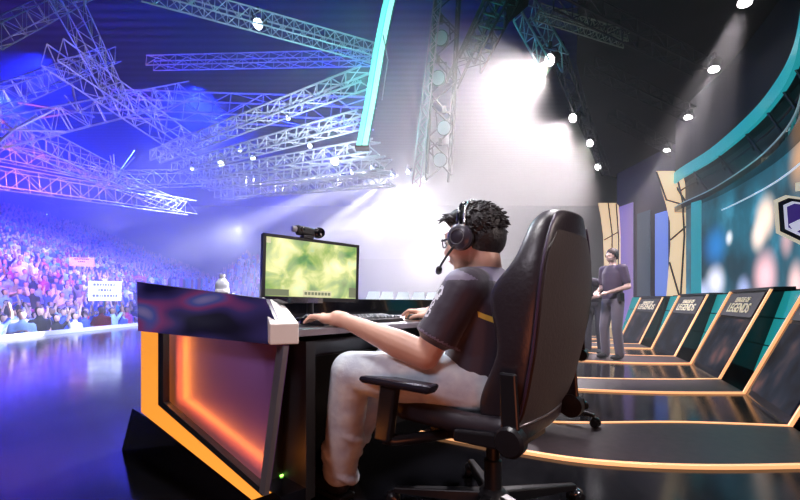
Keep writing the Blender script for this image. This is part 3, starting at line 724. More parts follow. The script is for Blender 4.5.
# light on the player: stage spots from behind, unseen fills added above and nearer
spot('key', (1.6, 3.1, 3.9), (.25, 1.55, .8), 420, (1, .93, .96), 45, .5, .25)
spot('back_key', (-1.2, 3.2, 3.6), (.1, 1.7, .8), 330, (.88, .9, 1), 50, .5, .25)
spot('top_key', (-.5, 1.2, 4.2), (-.2, 1.7, .7), 330, (1, .96, .98), 45, .5, .3)
spot('side_wash', (-1.6, -.7, 3.2), (.2, 1.5, .7), 170, (.95, .88, 1), 45, .6, .5)
spot('chair_wash', (3.2, -.2, 3.0), (.6, 1.5, .8), 320, (1, .84, .8), 35, .6, .4)
area('warm_glow', (.1, -.6, .2), (.1, 1.5, .6), 8, (1, .25, .10), 1.4, .4)

# ================================================================== STAGE RIGHT: floor ribs, consoles, glass panels
TEALG = mat('teal_glass', (.02, .22, .24), .15, emit=(.02, .50, .52), es=.42)
GOLD = mat('gold_letters', (.75, .65, .42), .35, emit=(.8, .65, .35), es=.25)
def smooth_curve(pts, n=6):
    pts = [V((x, y, 0)) for x, y in pts]
    if len(pts) < 3:
        return [pts[0].lerp(pts[1], i / n) for i in range(n + 1)]
    out = []
    for i in range(len(pts) - 1):
        p0 = pts[max(i - 1, 0)]; p1, p2 = pts[i], pts[i + 1]; p3 = pts[min(i + 2, len(pts) - 1)]
        for j in range(n):
            t = j / n
            out.append(.5 * ((2 * p1) + (p2 - p0) * t + (2 * p0 - 5 * p1 + 4 * p2 - p3) * t * t + (3 * p1 - p0 - 3 * p2 + p3) * t ** 3))
    return out + [pts[-1]]
RIBS = [([(.13, 2.58), (.65, 2.27), (1.05, 2.1), (1.6, 2.04), (2.33, 2.07)], [(.45, 3.05), (1.05, 2.79), (1.95, 2.787), (2.64, 2.70)]),
        ([(1.2, 4.05), (1.64, 3.86), (2.4, 3.72), (3.19, 3.70)], [(1.4, 4.65), (1.91, 4.44), (2.7, 4.34), (3.49, 4.36)]),
        ([(2.3, 5.9), (2.7, 5.71), (3.3, 5.5), (3.99, 5.48)], [(2.5, 6.9), (3.0, 6.67), (3.6, 6.3), (4.25, 6.18)]),
        ([(3.4, 7.6), (4.0, 7.36), (4.55, 7.23)], [(3.6, 8.5), (4.2, 8.15), (4.79, 8.0)]),
        ([(4.0, 9.3), (4.5, 9.1), (4.92, 8.95)], [(4.1, 10.1), (4.6, 9.85), (5.05, 9.7)])]
RIBM = mat('rib_brushed', (.04, .026, .030), .42, 0, spec=.25, var=.25, scale=20)
ORDN = ['nearest the player\'s chair', 'second from the player\'s chair', 'at the feet of the standing person', 'fourth from the player\'s chair', 'farthest from the player\'s chair']
for i, (nr, fr) in enumerate(RIBS):
    a_, b_ = smooth_curve(nr), smooth_curve(fr)
    N_ = 24
    def resample(c):
        L = [0]
        for p, q in zip(c, c[1:]): L.append(L[-1] + (q - p).length)
        out = []
        for k in range(N_ + 1):
            d = L[-1] * k / N_; j = max(x for x in range(len(L)) if L[x] <= d + 1e-9); j = min(j, len(c) - 2)
            out.append(c[j].lerp(c[j + 1], (d - L[j]) / max(L[j + 1] - L[j], 1e-6)))
        return out
    a_, b_ = resample(a_), resample(b_)
    r = thing('floor_rib', f'low dark floor rib with warm edge light lines, {ORDN[i]}', 'stage rib', a_[0], 0, 'lit floor ribs')
    mb = MB()
    mb.rings([[p, q, q + V((0, 0, .012)), p + V((0, 0, .012))] for p, q in zip(a_, b_)])
    part('deck', mb, RIBM, r)
    for c, sg in ((a_, -1), (b_, 1)):
        w = .022 if i else .028
        rg = []
        for k in range(len(c)):
            t = (c[min(k + 1, N_)] - c[max(k - 1, 0)]).normalized(); s = V((-t.y, t.x, 0)) * w * .5
            rg.append([c[k] - s, c[k] + s, c[k] + s + V((0, 0, .018)), c[k] - s + V((0, 0, .018))])
        part('led_strip', MB().rings(rg), LEDW, r)

def screen_pic(i):
    return picture(f'console_picture_{i}', [(.38, (.012, .012, .02)), (.50, (.03, .05, .09)), (.60, (.16, .11, .13)), (.70, (.5, .22, .2))], 2.6, .32, .12, 2, off=(i * 3.1, i * 1.7, 0))
CN = ['nearest console with a dark sloping screen, at the edge of the photo', 'console whose dark header shows pale gold game lettering most clearly', 'third console with a sloping screen, beside the tall cream column', 'smallest console, behind the standing staff by the purple wall']
def lean(p, w, s, h): return p + w * s + V((0, 0, h))
for i in range(4):
    a = V((*RIBS[i][1][-1], 0)); b = V((*RIBS[i + 1][0][-1], 0))
    w = (b - a).normalized(); w = V((w.y, -w.x, 0))                       # away from the players
    hgt = 1.0 - .02 * i; sl = .44
    c = thing('display_console', CN[i], 'console', a.lerp(b, .5) + V((0, 0, 0)), 0, 'sloping display consoles')
    f = [a, b, lean(b, w, sl, hgt), lean(a, w, sl, hgt)]
    bk_ = [a + w * .34, b + w * .34, lean(b, w, sl + .17, hgt), lean(a, w, sl + .17, hgt)]
    part('body', MB().hexa(f, bk_), BLACKGLOSS, c)
    up = (f[3] - f[0]).normalized(); xx = (a - b).normalized(); nn = xx.cross(up).normalized(); Wd = (a - b).length; Ht = (f[3] - f[0]).length
    def fp(u, v, o): return b + xx * u * Wd + up * v * Ht + nn * o
    def plate(u0, u1, v0, v1, o0, o1): return MB().hexa([fp(u0, v0, o0), fp(u1, v0, o0), fp(u1, v1, o0), fp(u0, v1, o0)], [fp(u0, v0, o1), fp(u1, v0, o1), fp(u1, v1, o1), fp(u0, v1, o1)])
    part('screen', plate(.08, .92, .06, .66, 0, .008), screen_pic(i), c, label='dark screen with a faint picture')
    hd = part('header', plate(.08, .92, .69, .97, 0, .012), mat('header_black', (.018, .015, .02), .6, spec=.2), c)
    for txt, v, sz in (('LEAGUE OF', .885, .085), ('LEGENDS', .785, .165)):
        me = text_mesh(txt, sz, .003, .002)
        M4 = Matrix((xx, up, nn)).transposed().to_4x4(); M4.translation = fp(.5, v, .016)
        me.transform(M4); me.materials.append(GOLD)
        part('lettering', me, None, hd)
    for u in (0, 1):
        part('led_strip', plate(u - .012, u + .012, 0, 1.0, 0, .02), LEDW, c)
    part('top_cap', MB().hexa([fp(-.02, 1.0, -.0), fp(1.02, 1.0, .0), fp(1.02, 1.0, 0) + w * .18, fp(-.02, 1.0, 0) + w * .18], [p + V((0, 0, .03)) for p in (fp(-.02, 1.0, 0), fp(1.02, 1.0, 0), fp(1.02, 1.0, 0) + w * .18, fp(-.02, 1.0, 0) + w * .18)]), DARK, c)
GN = ['nearest the edge of the photo', 'second along the row of consoles', 'third along the row of consoles', 'last along the row of consoles']
for i in range(1, 5):
    a = V((*RIBS[i][0][-1], 0)); b = V((*RIBS[i][1][-1], 0)); w = (b - a).normalized(); w = V((w.y, -w.x, 0))
    g = thing('glass_panel', f'teal glass panel between two consoles, {GN[i - 1]}', 'glass panel', a.lerp(b, .5), 0, 'teal glass panels between the consoles')
    for k in range(3):
        h0, h1 = .12 + k * .285, .12 + k * .285 + .27
        q = [lean(p, w, .25 + .30 * h, h) for p, h in ((a, h0), (b, h0), (b, h1), (a, h1))]
        part('pane', MB().prism(q, w * .02), TEALG, g)
    part('backing', MB().hexa([lean(a, w, .28, 0), lean(b, w, .28, 0), lean(b, w, .5, 0), lean(a, w, .5, 0)], [lean(a, w, .58, .98), lean(b, w, .58, .98), lean(b, w, .62, .98), lean(a, w, .62, .98)]), BLACKGLOSS, g)

# ------------------------------------------------------------------ curved screen wall and its header arc
SC = smooth_curve([(6.95, 10.3), (6.46, 9.1), (6.2, 7.75), (5.7, 6.3), (5.22, 5.33), (4.7, 4.55), (4.0, 3.75)], 6)
def off_curve(c, d):
    out = []
    for k in range(len(c)):
        t = (c[min(k + 1, len(c) - 1)] - c[max(k - 1, 0)]).normalized(); out.append(c[k] + V((-t.y, t.x, 0)) * d)
    return out
def ribbon(c, z0, z1, d0, d1):
    o0, o1 = off_curve(c, d0), off_curve(c, d1)
    return MB().rings([[p + V((0, 0, z0)), q + V((0, 0, z0)), q + V((0, 0, z1)), p + V((0, 0, z1))] for p, q in zip(o0, o1)])
struct('wall_right', ribbon(SC, 0, 5.4, .12, .3), mat('stage_wall', (.015, .014, .018), .7))
def bokeh_mat():
    m, n, l, b = nt('screen_bokeh')
    tc = n.new('ShaderNodeTexCoord'); nz = n.new('ShaderNodeTexNoise'); nz.inputs['Scale'].default_value = .9; nz.inputs['Detail'].default_value = 4
    l.new(tc.outputs['Object'], nz.inputs['Vector'])
    r = n.new('ShaderNodeValToRGB'); e = r.color_ramp.elements
    e[0].position = .34; e[0].color = (.010, .030, .045, 1); e[1].position = .68; e[1].color = (.04, .22, .34, 1)
    k = e.new(.52); k.color = (.012, .085, .13, 1)
    l.new(nz.outputs['Fac'], r.inputs['Fac']); cur = r.outputs['Color']
    blobs = [(764, 218, 7.0, .42, (1, .72, .55), .95), (757, 236, 6.9, .32, (1, .78, .66), .8), (729, 238, 7.9, .17, (.85, .88, .95), .8), (716, 282, 8.3, .42, (.75, .75, .92), .9),
             (762, 276, 6.9, .50, (.95, .55, .60), .85), (792, 285, 6.1, .38, (.95, .62, .6), .8), (738, 292, 7.5, .34, (.45, .5, .85), .7), (700, 296, 8.7, .4, (.55, .6, .9), .8), (797, 158, 6.0, .5, (.75, .38, .16), .55),
             (712, 246, 8.4, .5, (.02, .2, .6), .6), (782, 240, 6.5, .3, (.8, .45, .45), .5)]
    for x, y, Y, rad, col, mxv in blobs:
        p = P(x, y, Y)
        best = min(SC, key=lambda q: (V((p.x, p.y, 0)).normalized() - q.normalized()).length)
        c = best + V((0, 0, CZ + (302 - y) / F * best.y))
        d = n.new('ShaderNodeVectorMath'); d.operation = 'DISTANCE'; d.inputs[1].default_value = c - SC[12]
        l.new(tc.outputs['Object'], d.inputs[0])
        mr = n.new('ShaderNodeMapRange'); mr.interpolation_type = 'SMOOTHSTEP'; mr.inputs['From Min'].default_value = rad * 1.12; mr.inputs['From Max'].default_value = rad * .08
        mr.inputs['To Max'].default_value = mxv
        l.new(d.outputs['Value'], mr.inputs['Value'])
        mx = n.new('ShaderNodeMix'); mx.data_type = 'RGBA'; mx.inputs['B'].default_value = (*col, 1)
        l.new(mr.outputs['Result'], mx.inputs['Factor']); l.new(cur, mx.inputs['A']); cur = mx.outputs['Result']
    b.inputs['Base Color'].default_value = (.01, .01, .012, 1); b.inputs['Roughness'].default_value = .4
    l.new(cur, b.inputs['Emission Color']); b.inputs['Emission Strength'].default_value = 1.7; b.inputs['Specular IOR Level'].default_value = .1
    return m
ls = thing('led_screen', 'tall curved video screen showing soft teal, cream and pink lights', 'screen', SC[12])
part('display', ribbon(SC[6:], .75, 3.06, .04, .1), bokeh_mat(), ls)
part('bottom_frame', ribbon(SC[6:], .66, .76, .0, .1), BLACK, ls)
part('light_line', ribbon(SC[12:], 2.62, 2.64, .02, .04), mat('line_white', (.8, .8, .9), .4, emit=(.6, .75, .9), es=.6), ls, label='thin white light line')
HC_ = off_curve(SC, -.12)[4:]
ha = thing('header_arc', 'curved overhead arc with a bright teal face above the video screen', 'stage arc', HC_[10] + V((0, 0, 3.2)))
part('teal_band', ribbon(HC_, 3.60, 3.84, -.04, .02), mat('teal_band', (.03, .4, .45), .3, emit=(.02, .50, .56), es=.5), ha, label='bright teal lit band')
part('roof_panel', ribbon(HC_, 3.82, 3.88, -.02, .5), BLACK, ha)
part('back_panel', ribbon(HC_, 3.02, 3.62, .22, .26), mat('arc_dark', (.02, .022, .028), .5), ha)
part('lower_rim', ribbon(HC_, 2.93, 3.04, -.02, .26), BLACKGLOSS, ha)
part('rim_line', ribbon(HC_, 3.035, 3.055, -.03, -.01), mat('rim_grey', (.35, .42, .45), .3, emit=(.2, .4, .45), es=.4), ha)
part('mid_rail', MB().tube([p + V((0, 0, 3.42)) for p in off_curve(HC_, .1)], .018, 6), DALU, ha)
for k in range(1, len(HC_) - 1, 4):
    p0, p1 = off_curve(HC_, .0)[k], off_curve(HC_, .2)[k + 1]
    part('strut', MB().tube([p0 + V((0, 0, 3.62)), p1 + V((0, 0, 3.04))], .02, 6), DALU, ha)
    part('strut', MB().tube([p0 + V((0, 0, 3.62)), off_curve(HC_, .2)[k - 1] + V((0, 0, 3.4))], .014, 6), DALU, ha)

# the shield emblem standing before the screen at the edge of the photo
ep = P(811, 219, 4.4)
em = thing('shield_emblem', 'white-edged black shield emblem hanging before the video screen', 'emblem', ep)
ex = V((-.62, -.78, 0)).normalized() * -1; ex = V((.62, -.78, 0)).normalized(); eup = V((0, 0, 1)); en = ex.cross(eup)
def eg(pts, o0, o1): return MB().hexa([ep + ex * x + eup * z + en * o0 for x, z in pts], [ep + ex * x + eup * z + en * o1 for x, z in pts])
shp = [(-.30, .26), (-.20, .30), (0, .22), (.2, .30), (.30, .26), (.28, -.12), (.0, -.34), (-.28, -.12)]
if en.dot(V((-1, -1, 0))) < 0: en = -en
part('edge', eg(shp, 0, .03), mat('cream_edge', (.85, .8, .68), .4, emit=(.9, .8, .6), es=.5), em)
part('face', eg([(x * .87, z * .87) for x, z in shp], .03, .04), mat('ink', (.01, .01, .03), .3), em)
part('inner_edge', eg([(x * .72, z * .72) for x, z in shp], .04, .046), mat('white_lit', (.85, .85, .95), .4, emit=(.8, .8, 1), es=.5), em)
part('inner_face', eg([(x * .62, z * .62) for x, z in shp], .046, .052), mat('violet_ink', (.05, .03, .16), .3, emit=(.06, .03, .25), es=.5), em)
part('slash', eg([(-.17, -.04), (-.05, .02), (.12, .12), (.14, .06), (.0, -.06), (-.12, -.14)], .052, .056), mat('white_lit', (.85, .85, .95), .4), em)
part('plate', eg([(-.12, .33), (.12, .33), (.12, .42), (-.12, .42)], .0, .03), mat('cream_edge', (.85, .8, .68), .4), em)
part('hanger', MB().tube([ep + V((0, 0, .42)), ep + V((0, 0, 2.2))], .006, 6), DALU, em)

# ------------------------------------------------------------------ cream columns and the purple back wall
CREAM = mat('cream_panel', (.85, .68, .48), .45, emit=(1, .70, .42), es=.8)
def pylon(name, label, prof, Y, seams, depth):
    """prof: [(xl, xr, y)] outline rows; a thick leaning lit column"""
    t = thing(name, label, 'column', (*P((prof[-1][0] + prof[-1][1]) / 2, 300, Y).xy, 0), 0, 'cream lit columns')
    d = V(depth)
    part('body', MB().rings([[P(xl, y, Y), P(xr, y, Y), P(xr, y, Y) + d, P(xl, y, Y) + d] for xl, xr, y in prof]), CREAM, t, label='cream lit panel faces')
    for s in seams:
        pts = [P(x, y, Y) + V((0, -.012, 0)) for x, y in s]
        part('seam', MB().tube(pts, .022, 5), BLACK, t)
    return t
pylon('lit_column', 'tall bowed cream lit column beside the video screen', [(656, 683, 171), (660, 686, 185), (666, 690, 205), (670, 691.5, 222), (670.5, 691, 245), (668.5, 690, 270), (666, 688, 300), (665, 687, 338)], 9.3,
      [[(675, 170), (682, 200), (684, 235), (680, 300)], [(656, 172), (666, 200), (683, 205)], [(670, 240), (691, 222)], [(669, 262), (680, 300)], [(683, 171), (690, 205), (691.5, 222), (688, 300)]], (.28, .35, 0))
pylon('lit_column', 'smaller cream lit column behind the standing staff', [(598, 616, 203), (600.5, 617, 215), (603, 618, 235), (604, 618, 260), (604, 617.5, 300), (603, 617, 328)], 13.2,
      [[(608, 203), (612, 235), (611, 300)], [(604, 240), (618, 232)], [(616, 204), (618.5, 240), (617.5, 300)]], (.28, .35, 0))
bw = MB(); w0, w1 = P(617, 300, 14.2), P(700, 300, 10.6)
w0.z = w1.z = 0
struct('wall_back', bw.hexa([w0, w1, w1 + V((.2, .3, 0)), w0 + V((.2, .3, 0))], [p + V((0, 0, 5.4)) for p in (w0, w1, w1 + V((.2, .3, 0)), w0 + V((.2, .3, 0)))]), mat('back_wall_purple', (.045, .03, .07), .6))
def wallpanel(name, lab, x0, x1, y0, y1, m_, Y0, Y1):
    p = [P(x0, y0, Y0), P(x1, y0, Y1), P(x1, y1, Y1), P(x0, y1, Y0)]
    p[1].z = p[0].z; p[2].z = p[3].z
    solo(name, MB().prism(p, (.06, .08, 0)), m_, lab, 'wall panel', (p[0] + p[1]) / 2, 'coloured wall panels')
wallpanel('wall_panel', 'wide lilac lit wall panel beside the smaller cream column', 619, 633, 207, 338, mat('lilac_panel', (.25, .18, .5), .4, emit=(.30, .22, .62), es=.55), 13.9, 13.2)
wallpanel('wall_panel', 'dark teal wall panel between the lilac and the blue one', 637, 650, 214, 332, mat('deep_teal_panel', (.02, .05, .09), .3, emit=(.01, .06, .12), es=.5), 12.9, 12.3)
wallpanel('wall_panel', 'bright blue lit wall panel behind the tall cream column', 655, 668, 214, 296, mat('sky_panel', (.2, .3, .7), .4, emit=(.16, .28, .8), es=.7), 12.0, 11.5)
tp = [P(691, 196, 8.35), P(701, 192, 8.1)]
solo('teal_strip', MB().hexa([V((tp[0].x, tp[0].y, .0)), V((tp[1].x, tp[1].y, .0)), V((tp[1].x + .1, tp[1].y + .12, .0)), V((tp[0].x + .1, tp[0].y + .12, .0))],
                             [V((tp[0].x, tp[0].y, 2.92)), V((tp[1].x, tp[1].y, 2.92)), V((tp[1].x + .1, tp[1].y + .12, 2.92)), V((tp[0].x + .1, tp[0].y + .12, 2.92))]), mat('teal_post', (.02, .3, .32), .35, emit=(.01, .36, .38), es=.6),
     'upright teal lit post between the tall column and the video screen', 'light post', V((tp[0].x, tp[0].y, 0)))

# ------------------------------------------------------------------ standing staff
def standing(label, pos, yaw, height, shirt, trousers, skin, hairc, hold, stoop=0.0, cap=None):
    k = height / 1.75
    t = thing('person', label, 'person', pos, yaw)
    def q(x, y, z):
        y2 = y + stoop * max(0, z - .95) * 1.1
        return V((x, y2, z - stoop * max(0, z - .95) * .35)) * k
    hp1, hp2 = q(-.09, 0, .93), q(.09, 0, .93)
    kn1, kn2 = q(-.10, .03, .50), q(.11, .06, .50); an1, an2 = q(-.11, -.02, .09), q(.12, .02, .09)
    s1, s2 = q(-.185, 0, 1.43), q(.185, 0, 1.43)
    e1, e2 = q(-.25, -.03, 1.14), q(.25, -.03, 1.14)
    h1, h2 = (q(-.10, .22, 1.05), q(.08, .24, 1.06)) if hold else (q(-.24, .08, .86), q(.24, .08, .86))
    b = MB(); n = 18
    TR_ = [(.86, .15, .105), (.95, .165, .115), (1.08, .15, .105), (1.22, .165, .115), (1.36, .175, .11), (1.44, .14, .085), (1.49, .06, .06)]
    def tors(mb, g, z0, z1): mb.rings([[q(0, .0, z) + V((math.cos(2 * PI * j / n) * (rx + g), math.sin(2 * PI * j / n) * (ry + g), 0)) * k for j in range(n)] for z, rx, ry in TR_ if z0 <= z <= z1])
    tors(b, -.012, 0, 2)
    b.caps(q(0, -.01, 1.42), .055 * k, q(0, .01, 1.60), .052 * k)
    hc = q(0, .025, 1.645)
    b.ball(hc + V((0, -.01, .015)) * k, V((.076, .096, .095)) * k); b.ball(hc + V((0, .03, -.05)) * k, V((.055, .062, .065)) * k)
    b.caps(hc + V((0, .09, .005)) * k, .008 * k, hc + V((0, .108, -.022)) * k, .012 * k)
    for s in (-1, 1): b.ball(hc + V((s * .078, -.005, -.01)) * k, V((.01, .02, .03)) * k)
    for s_, e_, h_ in ((s1, e1, h1), (s2, e2, h2)):
        b.chain([s_, e_, h_], [.05 * k, .042 * k, .027 * k])
        d = (h_ - e_).normalized(); sd = d.cross(V((0, 0, 1))).normalized(); inw = 1 if h_.x < 0 else -1
        b.ball(h_ + d * .05 * k, V((.036, .036, .036)) * k)
        for j in range(4):
            o = sd * (j - 1.5) * .019 * k
            b.chain([h_ + d * .06 * k + o, h_ + d * .115 * k + o, h_ + d * .14 * k + o * .8 - V((0, 0, .03)) * k], [.010 * k, .0095 * k, .008 * k], 8)
        b.chain([h_ + d * .03 * k + sd * .02 * inw * k, h_ + d * .075 * k + sd * .05 * inw * k], [.012 * k, .009 * k], 8)
    b.chain([hp1, kn1, an1], [.075 * k, .055 * k, .04 * k]); b.chain([hp2, kn2, an2], [.075 * k, .055 * k, .04 * k])
    for an in (an1, an2): b.ball(an + V((0, .06, -.05)) * k, V((.038, .11, .036)) * k)
    me = remesh(b, .011, 2, 'body'); me.materials.append(skin); part('body', me, None, t, world=False)
    b = MB(); tors(b, .012, .88, 1.5)
    for s_, e_ in ((s1, e1), (s2, e2)): b.chain([s_ + V((-.05 if s_.x > 0 else .05, 0, 0)), s_, s_.lerp(e_, .72)], [.07 * k, .066 * k, .058 * k])
    me = remesh(b, .012, 2, 'shirt'); me.materials.append(shirt); part('shirt', me, None, t, world=False)
    b = MB(); b.ball(q(0, 0, .93), V((.17, .125, .10)) * k)
    b.chain([hp1, kn1, an1], [.098 * k, .076 * k, .068 * k]); b.chain([hp2, kn2, an2], [.098 * k, .076 * k, .068 * k])
    me = remesh(b, .012, 2, 'trousers'); me.materials.append(trousers); part('trousers', me, None, t, world=False)
    b = MB(); b.ball(hc + V((0, -.018, .03)) * k, V((.084, .10, .09)) * k); b.ball(hc + V((0, -.05, -.01)) * k, V((.074, .066, .07)) * k)
    part('hair', b, hairc, t, world=False, smooth=True)
    for s in (-1, 1):
        part('eye', MB().ball(hc + V((s * .03, .083, .008)) * k, V((.012, .01, .008)) * k, 8, 6), mat('eye_white', (.8, .78, .76), .2), t, world=False, smooth=True)
    for an in (an1, an2):
        part('shoe', MB().ball(an + V((0, .06, -.045)) * k, V((.048, .13, .045)) * k, 14, 10), mat('shoe_black', (.015, .015, .02), .5), t, world=False, smooth=True)
    return t, q, k
yaw_l = math.atan2(-1, 0) + PI  # faces -X
sp = V((3.13, 5.88, .012))
man, mq, mk = standing('person in dark T-shirt and grey trousers standing by the consoles, hands at the waist', sp, PI / 2 + .35, 1.62, mat('tee_plum', (.07, .045, .085), .7), mat('grey_trousers', (.17, .15, .19), .8), mat('skin_pale', (.78, .52, .44), .5), mat('hair_brown', (.05, .03, .03), .6), True)
part('belt_pack', MB().box(mq(-.19, .05, .98), (.05, .09, .12)), BLACK, man, world=False, bevel=.01)
hs2 = thing('headset', 'small headset worn by the standing person in the dark T-shirt', 'headset', sp + V((0, 0, 1.52)), PI / 2 + .35)
hcz = 1.645 * mk - 1.52
part('headband', MB().tube([(-.09 * math.cos(a), .015, hcz + .1 * math.sin(a)) for a in [PI * i / 12 for i in range(13)]], .007, 6), BLACK, hs2, world=False, smooth=True)
for s in (-1, 1): part('ear_cup', MB().lathe((s * .078, .02, hcz), [(0, -.01), (.032, -.01), (.034, .012), (0, .016)], 14, Matrix.Rotation(s * PI / 2, 3, 'Y')), BLACK, hs2, world=False)
part('boom', MB().tube([(-.085, .03, hcz - .02), (-.07, .09, hcz - .05), (-.03, .12, hcz - .06)], .005, 6), BLACK, hs2, world=False)
standing('person in dark clothes stooping beside the chair, mostly hidden behind the standing person', V((3.19, 6.55, .012)), PI / 2 + .7, 1.55, mat('tee_dark', (.04, .03, .05), .7), mat('dark_trousers', (.035, .03, .05), .8), mat('skin_tan', (.5, .32, .28), .5), HAIR, True, .75)
# lights on the right half of the stage
spot('stage_wash', (3.5, 4.2, 4.9), (4.0, 6.5, .6), 60, (1, .86, .9), 80, .7, .3)
spot('teal_wash', (5.4, 6.0, 3.1), (3.2, 5.6, 0), 120, (.1, .9, 1), 90, .7, .3)
spot('man_key', (1.3, 4.4, 3.0), (3.1, 5.9, 1), 420, (1, .9, 1), 30, .6, .3)

# ================================================================== TRUSSES AND LAMPS UNDER THE ROOF
def truss(label, p0, p1, size, m, r=.022, n=None, group=None, name='truss', flat=1.0, lr=.6):
    p0, p1 = V(p0), V(p1); d = (p1 - p0); L = d.length; t = d.normalized()
    up = V((0, 0, 1)) if abs(t.z) < .85 else V((0, 1, 0))
    s = t.cross(up).normalized(); u = s.cross(t).normalized()
    n = n or max(3, round(L / size / 1.35)); h = size / 2
    T = thing(name, label, 'truss', (p0 + p1) / 2, 0, group)
    cs = [(-h, -h * flat), (h, -h * flat), (h, h * flat), (-h, h * flat)]
    for a, c in cs: part('chord', MB().tube([p0 + s * a + u * c, p1 + s * a + u * c], r, 6), m, T)
    mb = MB()
    for i in range(4):
        (a0, c0), (a1, c1) = cs[i], cs[(i + 1) % 4]
        for k in range(n):
            q0, q1 = p0 + d * (k / n), p0 + d * ((k + 1) / n)
            f, g = ((a0, c0), (a1, c1)) if k % 2 == 0 else ((a1, c1), (a0, c0))
            mb.tube([q0 + s * f[0] + u * f[1], q1 + s * g[0] + u * g[1]], r * lr, 4, cap=False)
            if i % 2: mb.tube([q0 + s * a0 + u * c0, q0 + s * a1 + u * c1], r * lr, 4, cap=False)
    part('lattice', mb, m, T)
    return T
GT = 'lighting trusses over the crowd'
LT = [((155, 157), 15, (366, 77), 9.5, .36, 'uppermost of the five bright lighting trusses slanting over the crowd, meeting the teal light column'),
      ((176, 169), 15.5, (362, 119), 10, .34, 'second from the top of the five bright lighting trusses slanting over the crowd'),
      ((196, 177), 16, (376, 147), 10.5, .33, 'middle one of the five bright lighting trusses slanting over the crowd'),
      ((206, 186), 16.5, (388, 164), 11.2, .32, 'fourth from the top of the five bright lighting trusses slanting over the crowd'),
      ((218, 195), 17, (394, 180), 12, .32, 'lowest of the five bright lighting trusses slanting over the crowd')]
for a, Ya, b_, Yb, sz, lab in LT: truss(lab, P(*a, Ya), P(*b_, Yb), sz, ALU, .026, None, GT)
truss('long near truss crossing under the roof high above the five slanting ones', P(140, -12, 8.2), P(380, 55, 10), .32, ALU, .018, 22, 'roof trusses')
truss('faint level roof truss behind the long near one', P(150, 63, 21), P(372, 58, 19), .5, ALU, .03, 14, 'roof trusses')
truss('deep level roof truss with wide diagonals above the slanting lighting trusses', P(120, 104, 21), P(372, 114, 18), 1.0, ALU, .04, 8, 'roof trusses')
RT = [((52, 52), 12, (196, 152), 17, .75, .035, 9, 'large roof truss dropping from the dark roof to the end of the uppermost slanting truss'),
      ((-14, 104), 11, (112, 54), 16, .5, .025, 13, 'pink-lit roof truss rising from the edge of the photo under the dark roof'),
      ((-14, 136), 12, (186, 92), 19, .8, .035, 12, 'wide roof truss fanning out from the bright node at the edge of the photo'),
      ((-14, 118), 12, (122, 182), 19, .8, .038, 12, 'roof truss sloping down from the bright node to the blue middle node'),
      ((112, 180), 19, (205, 178), 21, .7, .035, 7, 'short level roof truss running from the blue middle node to the lighting trusses'),
      ((-14, 176), 15, (192, 208), 23, .75, .04, 12, 'lowest long roof truss just above the crowd'),
      ((-14, 40), 9, (92, -14), 12, .4, .02, 10, 'dark roof truss in the upper corner of the hall'),
      ((60, -14), 9, (122, 108), 15, .5, .025, 9, 'steep roof truss falling from the roof to the pink fan'),
      ((112, 180), 19, (182, 208), 23, .6, .032, 6, 'short truss dropping from the blue middle node to the lowest truss'),
      ((-14, 150), 14, (112, 178), 19, .5, .03, 9, 'slim roof truss beneath the bright node')]
for a, Ya, b_, Yb, sz, r, n_, lab in RT: truss(lab, P(*a, Ya), P(*b_, Yb), sz, ALU, r * .72, n_, 'roof trusses')
random.seed(21)
# loose bracing rods fanning from the truss nodes
for (nx, ny, nY), cnt, wd in [((14, 130, 12), 9, 'bright node at the edge of the photo'), ((115, 178, 19), 9, 'blue middle node'), ((78, 112, 14.5), 7, 'pink fan')]:
    c = P(nx, ny, nY); B = thing('truss_bracing', f'fan of thin bracing rods at the {wd}', 'bracing', c, 0, 'roof bracing fans')
    for k in range(cnt):
        a = .25 + k * 5.6 / cnt + random.uniform(-.2, .2)
        e = P(nx + math.cos(a) * random.uniform(28, 62), ny - abs(math.sin(a)) * random.uniform(8, 34) * (1 if k % 3 else -.6), nY + random.uniform(-1, 2))
        part('rod', MB().tube([c, e], .032, 5), ALU, B)
# stage right rigging
truss('teal-lit short truss above the brightest stage spot', P(524, 10, 7.6), P(556, 66, 7.0), .34, mat('alloy_painted_teal_light', (.35, .6, .62), .4, .3), .02, 5, 'stage trusses')  # teal light put into the alloy's base colour
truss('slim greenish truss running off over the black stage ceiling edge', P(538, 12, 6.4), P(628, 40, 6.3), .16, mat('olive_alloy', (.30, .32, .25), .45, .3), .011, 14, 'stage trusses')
truss('dark sloping truss in front of the bright haze', P(512, -14, 7.0), P(470, 66, 7.4), .34, DALU, .022, 7, 'stage trusses')
truss('dark truss beside the hanging lamp tower', P(498, -14, 8.0), P(452, 84, 8.4), .26, DALU, .018, 9, 'stage trusses')
solo('rigging_box', MB().hexa([P(505, 26, 7.2), P(528, 6, 7.2), P(528, 6, 7.6), P(505, 26, 7.6)], [P(508, -6, 7.2), P(532, -20, 7.2), P(532, -20, 7.6), P(508, -6, 7.6)]), DALU, 'black rigging box at the head of the dark sloping truss', 'rigging', P(516, 10, 7.4))
for k in range(4):
    truss(['truss carrying the stage spots beside the black ceiling', 'black cross truss under the stage ceiling, nearest', 'black cross truss under the stage ceiling, middle', 'black cross truss under the stage ceiling, farthest'][k],
          [P(556, 50, 7.1), P(560, -4, 5.4), P(590, 66, 7.4), P(612, 116, 9.6)][k], [P(606, 172, 12.6), P(700, 66, 6.7), P(690, 114, 8.6), P(676, 152, 10.6)][k], .22, DALU, .014, [18, 9, 8, 7][k], 'stage trusses')

